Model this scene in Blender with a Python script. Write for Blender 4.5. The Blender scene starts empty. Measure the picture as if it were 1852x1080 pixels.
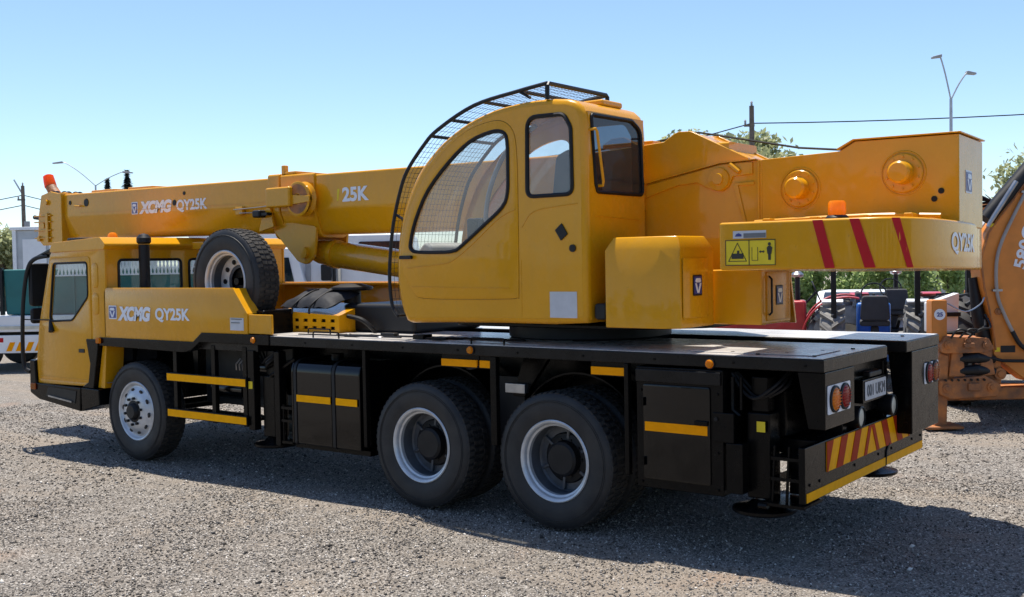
import bpy, bmesh, math, random
import numpy as np
from mathutils import Vector, Matrix
random.seed(7); rng = np.random.default_rng(7)
S = bpy.context.scene
COL = S.collection

# ------------------------------------------------------------------ camera
YAW, PIT, ROL = 0.6515, 0.0344, -0.0183
fw = Vector((-math.sin(YAW)*math.cos(PIT), math.cos(YAW)*math.cos(PIT), -math.sin(PIT)))
r_ = Vector((math.cos(YAW), math.sin(YAW), 0)); u_ = r_.cross(fw)
r2 = math.cos(ROL)*r_ + math.sin(ROL)*u_; u2 = -math.sin(ROL)*r_ + math.cos(ROL)*u_
cam = bpy.data.cameras.new('camera'); camo = bpy.data.objects.new('camera', cam); COL.objects.link(camo)
m = Matrix.Identity(4)
for i in range(3):
    m[i][0] = r2[i]; m[i][1] = u2[i]; m[i][2] = -fw[i]
m[0][3], m[1][3], m[2][3] = 4.678, -6.583, 2.041
camo.matrix_world = m
cam.sensor_width = 36; cam.lens = 37.94; cam.clip_start = 0.1; cam.clip_end = 2000
S.camera = camo

# ------------------------------------------------------------------ light
SUN = Vector((-0.22, 0.135, 1.0)).normalized()
W = bpy.data.worlds.new('World'); S.world = W; W.use_nodes = True
nt = W.node_tree; bg = nt.nodes['Background']
sky = nt.nodes.new('ShaderNodeTexSky'); sky.sky_type = 'NISHITA'; sky.sun_disc = False
sky.sun_elevation = math.asin(SUN.z); sky.sun_rotation = math.atan2(SUN.x, SUN.y)
sky.altitude = 1300; sky.air_density = 1.0; sky.dust_density = 1.0; sky.ozone_density = 4.0
nt.links.new(sky.outputs[0], bg.inputs[0]); bg.inputs[1].default_value = 0.13
sl = bpy.data.lights.new('sun', 'SUN'); sl.energy = 5.0; sl.angle = math.radians(0.53); sl.color = (1.0, 0.94, 0.84)
so = bpy.data.objects.new('sun', sl); COL.objects.link(so); so.location = (0, 0, 30)
so.rotation_euler = SUN.to_track_quat('Z', 'Y').to_euler()
S.view_settings.view_transform = 'Standard'; S.view_settings.look = 'None'
S.view_settings.exposure = 0.6; S.view_settings.gamma = 1

# ------------------------------------------------------------------ materials
MATS = {}
def nodes(name):
    mt = bpy.data.materials.new(name); mt.use_nodes = True; MATS[name] = mt
    t = mt.node_tree; b = t.nodes['Principled BSDF']
    return mt, t, b
def N(t, kind, **kw):
    n = t.nodes.new(kind)
    for k, v in kw.items(): setattr(n, k, v)
    return n
def mix(t, fac, a, b):
    n = t.nodes.new('ShaderNodeMix'); n.data_type = 'RGBA'
    if hasattr(fac, 'links'): t.links.new(fac, n.inputs[0])
    else: n.inputs[0].default_value = fac
    for s, v in ((6, a), (7, b)):
        if hasattr(v, 'links'): t.links.new(v, n.inputs[s])
        else: n.inputs[s].default_value = (*v, 1)
    return n.outputs[2]
def ramp(t, src, stops):
    n = t.nodes.new('ShaderNodeValToRGB'); t.links.new(src, n.inputs[0])
    e = n.color_ramp.elements
    while len(e) < len(stops): e.new(0.5)
    for el, (p, c) in zip(e, stops):
        el.position = p; el.color = (*c, 1) if len(c) == 3 else c
    return n.outputs[0]
def noise(t, scale, detail=4, rough=.55, coord='Object'):
    tc = N(t, 'ShaderNodeTexCoord'); n = N(t, 'ShaderNodeTexNoise')
    n.inputs['Scale'].default_value = scale; n.inputs['Detail'].default_value = detail; n.inputs['Roughness'].default_value = rough
    t.links.new(tc.outputs[coord], n.inputs['Vector']); return n.outputs['Fac']
def mat(name, col, rough=.5, metal=0, coat=0, var=.12, nscale=6, rvar=.1, bump=0, bscale=40, spec=.5, col2=None):
    mt, t, b = nodes(name)
    f = noise(t, nscale)
    c2 = col2 if col2 else tuple(c*(1-var) for c in col); c1 = col if col2 else tuple(min(1, c*(1+var)) for c in col)
    fr = ramp(t, f, [(.35, (0, 0, 0)), (.65, (1, 1, 1))])
    t.links.new(mix(t, fr, c1, c2), b.inputs['Base Color'])
    f2 = noise(t, nscale*2.7, 5)
    mr = N(t, 'ShaderNodeMapRange'); t.links.new(f2, mr.inputs[0])
    mr.inputs[3].default_value = max(.02, rough-rvar); mr.inputs[4].default_value = min(1, rough+rvar)
    t.links.new(mr.outputs[0], b.inputs['Roughness'])
    b.inputs['Metallic'].default_value = metal; b.inputs['Coat Weight'].default_value = coat
    b.inputs['Coat Roughness'].default_value = .03; b.inputs['Specular IOR Level'].default_value = spec
    if bump:
        bp = N(t, 'ShaderNodeBump'); bp.inputs['Strength'].default_value = bump; bp.inputs['Distance'].default_value = .02
        t.links.new(noise(t, bscale, 3), bp.inputs['Height']); t.links.new(bp.outputs[0], b.inputs['Normal'])
    return mt
mt = mat('yellow', (.66, .300, .005), .27, coat=.34, var=.04, nscale=2.5, rvar=.08, bump=.07, bscale=1.7, spec=.18)
t = mt.node_tree; b = t.nodes['Principled BSDF']     # thin dust film in patches and faint run marks on the respray
src = b.inputs['Base Color'].links[0].from_socket
tc = N(t, 'ShaderNodeTexCoord'); mp_ = N(t, 'ShaderNodeMapping'); mp_.inputs['Scale'].default_value = (7, 7, .9); t.links.new(tc.outputs['Object'], mp_.inputs[0])
ns = N(t, 'ShaderNodeTexNoise'); ns.inputs['Scale'].default_value = 2.2; ns.inputs['Detail'].default_value = 7; ns.inputs['Roughness'].default_value = .65; t.links.new(mp_.outputs[0], ns.inputs['Vector'])
st = ramp(t, ns.outputs['Fac'], [(.50, (0, 0, 0)), (.74, (.22, .22, .22))])
c_ = mix(t, st, src, (.50, .25, .03))
du = ramp(t, noise(t, 1.7, 9, .7), [(.52, (0, 0, 0)), (.70, (.20, .20, .20))])
c_ = mix(t, du, c_, (.52, .33, .10))
sp_ = ramp(t, noise(t, 34, 3, .5), [(.70, (0, 0, 0)), (.76, (.5, .5, .5))])
c_ = mix(t, sp_, c_, (.42, .19, .01))
t.links.new(c_, b.inputs['Base Color'])
mat('black', (.0016, .0019, .0026), .24, coat=0, var=.3, nscale=5, rvar=.14, bump=.06, bscale=5, spec=.14, col2=(.005, .0045, .0042))
mat('deck_black', (.0022, .0026, .0034), .28, var=.3, nscale=3, rvar=.12, bump=.06, bscale=9, spec=.2, col2=(.012, .011, .0105))
mat('deck_dust_glare', (.60, .57, .53), .28, nscale=2.2, rvar=.1, bump=.04, bscale=12, spec=.6, col2=(.42, .40, .38))  # dust tone, whitened to carry the sun's glare on the deck
mat('tank_black', (.0015, .0018, .0025), .12, coat=.2, var=.2, nscale=4, rvar=.05, spec=.25)
mat('rubber', (.012, .0128, .0148), .58, var=.25, nscale=5, bump=.08, bscale=60, spec=.38, col2=(.026, .0255, .025))
mat('tread_rubber', (.016, .016, .016), .85, var=.2, nscale=20, spec=.3, col2=(.05, .044, .038))
mat('rim_paint', (.50, .52, .54), .34, metal=.35, var=.12, nscale=8, rvar=.12)
mat('hub_black', (.008, .008, .009), .5, var=.3, spec=.3)
mat('rim_inner', (.07, .078, .09), .4, var=.25, nscale=7)
mat('steel', (.35, .35, .36), .35, metal=.9, var=.2)
mat('rubber_seal', (.006, .006, .007), .5, spec=.3)
mat('plastic_dark', (.009, .0095, .011), .48, spec=.32)
mat('white_decal', (.74, .76, .80), .4, var=.05)
mat('white_paint', (.74, .75, .76), .4, coat=.3, var=.06, nscale=2)
mat('grey_decal', (.52, .53, .55), .5, var=.06, nscale=12)
mat('blue_decal', (.025, .04, .22), .35)
mat('red_decal', (.46, .006, .012), .35, var=.08, spec=.25)
mat('reflect_yellow', (.95, .41, .003), .4, var=.05, nscale=15, spec=.04, rvar=.05)
mat('reflect_orange', (.90, .33, .004), .4, var=.05, nscale=15, spec=.04, rvar=.05)
mat('reflect_red', (.40, .03, .006), .4, var=.08, nscale=15, spec=.04, rvar=.05)
mat('decal_yellow', (.74, .56, .03), .45, var=.06, spec=.2)
mat('ink', (.02, .018, .012), .5)
mat('cream', (.55, .52, .42), .4)
mat('seat_cloth', (.05, .05, .055), .8)
mat('seat_light', (.45, .44, .42), .8)
mat('cabin_grey', (.30, .30, .30), .6)
mat('bag_cloth', (.008, .010, .016), .7, bump=.3, bscale=14, spec=.3)
mat('teal', (.012, .13, .125), .55, var=.15, nscale=1.5)
mat('galvanised', (.42, .44, .46), .45, metal=.5, var=.1, nscale=3)
mat('pole_wood', (.14, .115, .09), .85, var=.2)
mat('case_orange', (.62, .205, .025), .48, var=.14, nscale=3, rvar=.15)
mat('rusty_orange', (.50, .17, .035), .6, nscale=6, col2=(.20, .085, .035), bump=.3, bscale=30)
mat('tractor_red', (.45, .03, .03), .35, coat=.3)
mat('tractor_blue', (.015, .12, .42), .4, coat=.2)
mat('dusty_rubber', (.19, .183, .17), .9, var=.25, nscale=10)
mat('hose_grey', (.32, .29, .26), .5)
mat('roof_grey', (.30, .31, .32), .6, var=.1)
mat('wall_grey', (.16, .165, .17), .8, var=.15)
mat('bark', (.10, .08, .06), .9, bump=.4, bscale=25)
for nm, c1, c2 in (('leaf_green', (.10, .17, .035), (.045, .085, .016)), ('leaf_pale_haze', (.34, .36, .19), (.18, .21, .09)), ('leaf_dark_haze', (.075, .10, .085), (.04, .06, .055)), ('leaf_hedge_haze', (.38, .47, .20), (.17, .26, .075))):  # pale, dark and hedge tones have distance haze mixed into the colour
    mt, t, b = nodes(nm)
    g = N(t, 'ShaderNodeNewGeometry')
    t.links.new(mix(t, g.outputs['Random Per Island'], c1, c2), b.inputs['Base Color'])
    b.inputs['Roughness'].default_value = .55
    tr_ = N(t, 'ShaderNodeBsdfTranslucent'); t.links.new(mix(t, g.outputs['Random Per Island'], tuple(min(1, c*1.5) for c in c1), c1), tr_.inputs[0])
    mx = N(t, 'ShaderNodeMixShader'); mx.inputs[0].default_value = .45; t.links.new(b.outputs[0], mx.inputs[1]); t.links.new(tr_.outputs[0], mx.inputs[2]); t.links.new(mx.outputs[0], t.nodes['Material Output'].inputs[0])
def emis_lens(name, col, rough=.2):
    mt = mat(name, col, rough, coat=.3, var=.05); t = mt.node_tree; b = t.nodes['Principled BSDF']
    tr_ = N(t, 'ShaderNodeBsdfTranslucent'); tr_.inputs[0].default_value = (min(1, col[0]*1.2), col[1]*1.2, col[2], 1)
    mx = N(t, 'ShaderNodeMixShader'); mx.inputs[0].default_value = .6; t.links.new(b.outputs[0], mx.inputs[1]); t.links.new(tr_.outputs[0], mx.inputs[2]); t.links.new(mx.outputs[0], t.nodes['Material Output'].inputs[0])
    return mt
emis_lens('amber_lens', (.95, .36, .012)); emis_lens('red_lens', (.55, .012, .012)); emis_lens('amber_dark', (.55, .16, .01)); emis_lens('beacon_red', (.85, .17, .01))
def glass(name, tint, refl_rough=.02, opac=.0, body=(.5, .5, .5)):
    mt, t, b = nodes(name)
    t.nodes.remove(b); out = t.nodes['Material Output']
    tr = N(t, 'ShaderNodeBsdfTransparent'); tr.inputs[0].default_value = (*tint, 1)
    df = N(t, 'ShaderNodeBsdfDiffuse'); df.inputs[0].default_value = (*body, 1)
    gl = N(t, 'ShaderNodeBsdfGlossy'); gl.inputs['Roughness'].default_value = refl_rough
    lw = N(t, 'ShaderNodeLayerWeight'); lw.inputs[0].default_value = .5
    pw = N(t, 'ShaderNodeMath', operation='POWER'); t.links.new(lw.outputs['Facing'], pw.inputs[0]); pw.inputs[1].default_value = 5
    f = N(t, 'ShaderNodeMath', operation='MULTIPLY_ADD'); t.links.new(pw.outputs[0], f.inputs[0]); f.inputs[1].default_value = .9; f.inputs[2].default_value = .06
    m1 = N(t, 'ShaderNodeMixShader'); t.links.new(tr.outputs[0], m1.inputs[1]); t.links.new(df.outputs[0], m1.inputs[2])
    fn = noise(t, 3.5, 5); mr = N(t, 'ShaderNodeMapRange'); t.links.new(fn, mr.inputs[0]); mr.inputs[3].default_value = opac*.3; mr.inputs[4].default_value = opac*1.7
    t.links.new(mr.outputs[0], m1.inputs[0])
    m2 = N(t, 'ShaderNodeMixShader'); t.links.new(f.outputs[0], m2.inputs[0]); t.links.new(m1.outputs[0], m2.inputs[1]); t.links.new(gl.outputs[0], m2.inputs[2])
    t.links.new(m2.outputs[0], out.inputs[0]); return mt
glass('glass_refl_haze', (.93, .95, .94), opac=.15, body=(.78, .77, .74))  # pale diffuse body stands in for light reflected off the panes
glass('glass_dark', (.13, .17, .22), opac=.10, body=(.12, .17, .26))
glass('glass_cab', (.85, .9, .9), opac=.03)

# gravel ground
mt, t, b = nodes('gravel_ground')
tc = N(t, 'ShaderNodeTexCoord')
vo = N(t, 'ShaderNodeTexVoronoi'); vo.inputs['Scale'].default_value = 90; t.links.new(tc.outputs['Object'], vo.inputs['Vector'])
vb = N(t, 'ShaderNodeSeparateColor'); t.links.new(vo.outputs['Color'], vb.inputs[0])
stones = ramp(t, vb.outputs[0], [(0, (.05, .044, .038)), (.4, (.19, .17, .149)), (.8, (.32, .29, .255)), (1, (.64, .59, .53))])
big = noise(t, .55, 6, .6)
bigr = ramp(t, big, [(.36, (0, 0, 0)), (.62, (1, 1, 1))])
dust = mix(t, bigr, (.31, .25, .19), (.165, .15, .134))
md = noise(t, 3.3, 6, .65)
mdr = ramp(t, md, [(.42, (.05,)*3), (.66, (.6,)*3)])
base = mix(t, mdr, stones, dust)
red = ramp(t, noise(t, .9, 3, .5), [(.62, (0, 0, 0)), (.78, (.5, .5, .5))])
tcx = N(t, 'ShaderNodeTexCoord'); mpx = N(t, 'ShaderNodeMapping'); mpx.inputs['Rotation'].default_value = (0, 0, -.12); mpx.inputs['Scale'].default_value = (.05, .62, 1); t.links.new(tcx.outputs['Object'], mpx.inputs[0])
nx = N(t, 'ShaderNodeTexNoise'); nx.inputs['Scale'].default_value = 1.6; nx.inputs['Detail'].default_value = 3; nx.inputs['Distortion'].default_value = .4; t.links.new(mpx.outputs[0], nx.inputs['Vector'])
trk = ramp(t, nx.outputs['Fac'], [(.50, (0, 0, 0)), (.60, (.7, .7, .7)), (.68, (.15, .15, .15))])
base = mix(t, trk, base, (.30, .25, .20))
base = mix(t, red, base, (.33, .21, .14))
t.links.new(base, b.inputs['Base Color']); b.inputs['Roughness'].default_value = .95; b.inputs['Specular IOR Level'].default_value = .2
bp = N(t, 'ShaderNodeBump'); bp.inputs['Strength'].default_value = .9; bp.inputs['Distance'].default_value = .014
t.links.new(vo.outputs['Distance'], bp.inputs['Height']); bp.invert = True
bp2 = N(t, 'ShaderNodeBump'); bp2.inputs['Strength'].default_value = .5; bp2.inputs['Distance'].default_value = .05
t.links.new(noise(t, 9, 8, .7), bp2.inputs['Height']); t.links.new(bp.outputs[0], bp2.inputs['Normal'])
t.links.new(bp2.outputs[0], b.inputs['Normal'])
mt, t, b = nodes('gravel_stone')
g = N(t, 'ShaderNodeNewGeometry')
t.links.new(ramp(t, g.outputs['Random Per Island'], [(0, (.045, .040, .035)), (.35, (.14, .125, .109)), (.75, (.29, .26, .226)), (.93, (.43, .39, .345)), (1, (.72, .67, .60))]), b.inputs['Base Color'])
b.inputs['Roughness'].default_value = .9; b.inputs['Specular IOR Level'].default_value = .25

# ------------------------------------------------------------------ mesh helpers
def rounded(pts, r, n=5):
    """polygon with filleted corners; r a number or one per corner"""
    out = []; L = len(pts)
    for i in range(L):
        p0, p1, p2 = Vector(pts[i-1]), Vector(pts[i]), Vector(pts[(i+1) % L])
        rr = r[i] if isinstance(r, (list, tuple)) else r
        d0, d2 = (p0-p1), (p2-p1)
        if rr <= 0 or d0.length < 1e-6 or d2.length < 1e-6: out.append(tuple(p1)); continue
        ang = d0.angle(d2); k = min(rr/max(math.tan(ang/2), .05), d0.length*.48, d2.length*.48)
        a, c = p1+d0.normalized()*k, p1+d2.normalized()*k
        for j in range(n+1):
            s = j/n; out.append(tuple(a*(1-s)**2 + p1*2*s*(1-s) + c*s*s))
    return out
def catmull(pts, n=4, closed=False):
    P = [Vector(p) for p in pts]; out = []; L = len(P)
    rngi = range(L) if closed else range(L-1)
    for i in rngi:
        p0 = P[i-1] if (i > 0 or closed) else P[0]; p1 = P[i]; p2 = P[(i+1) % L]; p3 = P[(i+2) % L] if (i+2 < L or closed) else P[-1]
        for j in range(n):
            s = j/n
            out.append(tuple(.5*((2*p1) + (p2-p0)*s + (2*p0-5*p1+4*p2-p3)*s*s + (3*p1-p0-3*p2+p3)*s**3)))
    if not closed: out.append(tuple(P[-1]))
    return out
def inset(poly, d):
    """move polygon inward by d (2D)"""
    P = [Vector(p) for p in poly]; L = len(P)
    area = sum(P[i].x*P[(i+1) % L].y - P[(i+1) % L].x*P[i].y for i in range(L)); sg = 1 if area > 0 else -1
    out = []
    for i in range(L):
        e0 = (P[i]-P[i-1]); e1 = (P[(i+1) % L]-P[i])
        n0 = Vector((-e0.y, e0.x)).normalized()*sg if e0.length > 1e-7 else Vector((0, 0)); n1 = Vector((-e1.y, e1.x)).normalized()*sg if e1.length > 1e-7 else n0
        nn = (n0+n1); nn = nn.normalized() if nn.length > 1e-6 else n1
        k = max(.5, nn.dot(n1)); out.append(tuple(P[i]+nn*(d/k)))
    return out
MAP = {'side': lambda u, v, w: (u, -w, v), 'far': lambda u, v, w: (-u, w, v), 'rear': lambda u, v, w: (w, u, v), 'front': lambda u, v, w: (-w, -u, v), 'top': lambda u, v, w: (u, v, w)}
class MB:
    def __init__(s): s.v = []; s.f = []
    def add(s, v, f):
        o = len(s.v); s.v += [tuple(x) for x in v]; s.f += [tuple(i+o for i in q) for q in f]; return s
    def box(s, x0, x1, y0, y1, z0, z1):
        return s.add([(x0,y0,z0),(x1,y0,z0),(x1,y1,z0),(x0,y1,z0),(x0,y0,z1),(x1,y0,z1),(x1,y1,z1),(x0,y1,z1)],
                     [(0,3,2,1),(4,5,6,7),(0,1,5,4),(1,2,6,5),(2,3,7,6),(3,0,4,7)])
    def prism(s, poly, plane, a, b):
        if plane == 'xz': g = lambda u, v, w: (u, w, v)
        elif plane == 'yz': g = lambda u, v, w: (w, u, v)
        else: g = lambda u, v, w: (u, v, w)
        n = len(poly); v = [g(u, q, a) for u, q in poly]+[g(u, q, b) for u, q in poly]
        return s.add(v, [tuple(range(n)), tuple(range(2*n-1, n-1, -1))]+[(i, (i+1) % n, n+(i+1) % n, n+i) for i in range(n)])
    def tube(s, path, r, n=8, closed=False, caps=True):
        P = [Vector(p) for p in path]; L = len(P); up = Vector((0, 0, 1)); rings = []
        nrm = None
        for i in range(L):
            if closed: d = P[(i+1) % L]-P[i-1]
            else: d = P[min(i+1, L-1)]-P[max(i-1, 0)]
            d = d.normalized() if d.length > 1e-9 else up
            if nrm is None:
                nrm = d.orthogonal().normalized() if abs(d.dot(up)) > .95 else (up-d*d.dot(up)).normalized()
            else:
                nrm = nrm-d*nrm.dot(d); nrm = nrm.normalized() if nrm.length > 1e-6 else d.orthogonal().normalized()
            bn = d.cross(nrm); rr = r[i] if isinstance(r, (list, tuple)) else r
            rings.append([tuple(P[i]+(nrm*math.cos(2*math.pi*(k+.5)/n)+bn*math.sin(2*math.pi*(k+.5)/n))*rr) for k in range(n)])
        v = [q for g in rings for q in g]; f = []
        for i in range(L if closed else L-1):
            j = (i+1) % L
            f += [(i*n+k, i*n+(k+1) % n, j*n+(k+1) % n, j*n+k) for k in range(n)]
        if caps and not closed: f += [tuple(range(n-1, -1, -1)), tuple((L-1)*n+k for k in range(n))]
        return s.add(v, f)
    def cyl(s, p0, p1, r, n=20, r1=None): return s.tube([p0, p1], [r, r if r1 is None else r1], n)
    def lathe(s, prof, c, axis, n=32, closed=True, a0=0, a1=2*math.pi):
        """prof: (radius, along-axis) pairs"""
        c = Vector(c); ax = Vector(axis).normalized(); e1 = ax.orthogonal().normalized(); e2 = ax.cross(e1); m = len(prof); v = []; f = []
        for k in range(n):
            a = 2*math.pi*k/n; d = e1*math.cos(a)+e2*math.sin(a)
            v += [tuple(c+ax*h+d*max(r, 1e-4)) for r, h in prof]
        for k in range(n):
            j = (k+1) % n
            for i in range(m if closed else m-1):
                i2 = (i+1) % m; f.append((k*m+i, k*m+i2, j*m+i2, j*m+i))
        return s.add(v, f)
    def build(s, name, mt, parent=None, smooth=True, bevel=0, seg=2, angle=35, loc=None, xf=None, recalc=True):
        me = bpy.data.meshes.new(name)
        v = [xf(*q) for q in s.v] if xf else s.v
        me.from_pydata(v, [], s.f)
        if recalc:
            bm = bmesh.new(); bm.from_mesh(me); bmesh.ops.recalc_face_normals(bm, faces=bm.faces); bm.to_mesh(me); bm.free()
        return finish(name, me, mt, parent, smooth, bevel, seg, angle, loc)
def finish(name, me, mt, parent, smooth=True, bevel=0, seg=2, angle=35, loc=None):
    me.materials.clear(); me.materials.append(MATS[mt])
    o = bpy.data.objects.new(name, me); COL.objects.link(o)
    if parent: o.parent = parent
    if loc: o.location = loc
    if smooth:
        me.polygons.foreach_set('use_smooth', [True]*len(me.polygons))
        if not bevel: me.set_sharp_from_angle(angle=math.radians(angle))
    if bevel:
        md = o.modifiers.new('bevel', 'BEVEL'); md.width = bevel; md.segments = seg; md.limit_method = 'ANGLE'; md.angle_limit = math.radians(32); md.harden_normals = True
        if smooth: me.set_sharp_from_angle(angle=math.radians(60))
    return o
def curve_mesh(splines, extrude, bevel=0):
    cu = bpy.data.curves.new('c', 'CURVE'); cu.dimensions = '2D'; cu.fill_mode = 'BOTH'; cu.extrude = extrude; cu.bevel_depth = bevel; cu.bevel_resolution = 1
    for sp in splines:
        s = cu.splines.new('POLY'); s.points.add(len(sp)-1); s.use_cyclic_u = True
        for p, q in zip(s.points, sp): p.co = (q[0], q[1], 0, 1)
    o = bpy.data.objects.new('c', cu); me = bpy.data.meshes.new_from_object(o)
    bpy.data.objects.remove(o); bpy.data.curves.remove(cu); return me
def panel(name, outline, holes, plane, pos, thick, mt, parent, bevel=0, xf=None):
    """sheet with holes; plane side/rear/...; pos = outer face coordinate along the plane's axis"""
    sgn = -1 if plane in ('far', 'front') else 1
    ol = outline; hs = holes
    if plane in ('far', 'front'): ol = [(-u, v) for u, v in outline]; hs = [[(-u, v) for u, v in h] for h in holes]
    me = curve_mesh([ol]+hs, max(thick/2-bevel, .0005), bevel)
    mp = MAP[plane]
    off = {'side': -pos-thick/2, 'far': pos-thick/2, 'rear': pos-thick/2, 'front': -pos-thick/2, 'top': pos-thick/2}[plane]
    for vv in me.vertices:
        q = mp(vv.co.x, vv.co.y, vv.co.z+off); vv.co = xf(*q) if xf else q
    bm = bmesh.new(); bm.from_mesh(me); bmesh.ops.remove_doubles(bm, verts=bm.verts, dist=1e-5); bmesh.ops.recalc_face_normals(bm, faces=bm.faces); bm.to_mesh(me); bm.free()
    return finish(name, me, mt, parent)
def pane(name, outline, plane, pos, mt, parent):
    mp = {'side': lambda u, v: (u, pos, v), 'far': lambda u, v: (u, pos, v), 'rear': lambda u, v: (pos, u, v)}[plane]
    b = MB(); b.add([mp(u, v) for u, v in outline], [tuple(range(len(outline)))]); return b.build(name, mt, parent, smooth=False)
def text(name, body, u0, u1, v0, v1, plane, pos, mt, parent, shear=0, bold=.02, xf=None, rot=0, proud=.003):
    cu = bpy.data.curves.new('t', 'FONT'); cu.body = body; cu.size = 1; cu.offset = bold; cu.extrude = .002; cu.shear = shear; cu.space_character = 1.0 if bold < .05 else .92
    o = bpy.data.objects.new('t', cu); me = bpy.data.meshes.new_from_object(o); bpy.data.objects.remove(o); bpy.data.curves.remove(cu)
    xs = [v.co.x for v in me.vertices]; ys = [v.co.y for v in me.vertices]
    x0, x1, y0, y1 = min(xs), max(xs), min(ys), max(ys)
    mp = MAP[plane]; sg = {'side': -1, 'far': 1, 'rear': 1, 'front': -1, 'top': 1}[plane]
    cr, sr = math.cos(rot), math.sin(rot)
    for v in me.vertices:
        a = (v.co.x-x0)/(x1-x0)-.5; bb = (v.co.y-y0)/(y1-y0)-.5; w = .0015 if v.co.z > 0 else -.001
        a *= (u1-u0); bb *= (v1-v0)
        uu = (u0+u1)/2+a*cr-bb*sr; vv2 = (v0+v1)/2+a*sr+bb*cr
        if plane in ('far', 'front'): uu = -uu
        q = mp(uu, vv2, sg*pos+proud+w) if plane not in ('far', 'front') else mp(uu, vv2, sg*pos+proud+w)
        v.co = xf(*q) if xf else q
    return finish(name, me, mt, parent, smooth=False)
def flat(name, poly, plane, pos, mt, parent, proud=.004, xf=None):
    """a thin decal sheet standing proud of a face"""
    return panel(name, poly, [], plane, pos+(-proud if plane in ('side', 'front') else proud), proud*.8, mt, parent, xf=xf)
def rect(u0, u1, v0, v1): return [(u0, v0), (u1, v0), (u1, v1), (u0, v1)]
def thing(name, label, cat, loc=(0, 0, 0), rz=0, group=None):
    o = bpy.data.objects.new(name, None); COL.objects.link(o); o.location = loc; o.rotation_euler = (0, 0, rz); o.empty_display_size = .3
    o['label'] = label; o['category'] = cat
    if group: o['group'] = group
    return o
def tag(o, label, cat, group=None):
    o['label'] = label; o['category'] = cat
    if group: o['group'] = group
    return o
def emblem(parent, u0, u1, v0, v1, plane, pos, xf=None, base='blue_decal', rim='white_decal'):
    w, h = u1-u0, v1-v0
    e = flat('emblem', rounded(rect(u0-.012, u1+.012, v0-.012, v1+.012), .012), plane, pos, rim, parent, .003, xf)
    flat('emblem_field', rect(u0, u1, v0, v1), plane, pos, base, e, .006, xf)
    P = lambda a, c: (u0+a*w, v0+c*h)
    flat('emblem_mark', [P(.22, .90), P(.78, .90), P(.88, .74), P(.80, .66), P(.2, .66), P(.12, .74)], plane, pos, 'white_decal', e, .009, xf)
    flat('emblem_mark', [P(.08, .62), P(.27, .62), P(.5, .18), P(.73, .62), P(.92, .62), P(.62, .06), P(.38, .06)], plane, pos, 'white_decal', e, .009, xf)
    return e

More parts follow.
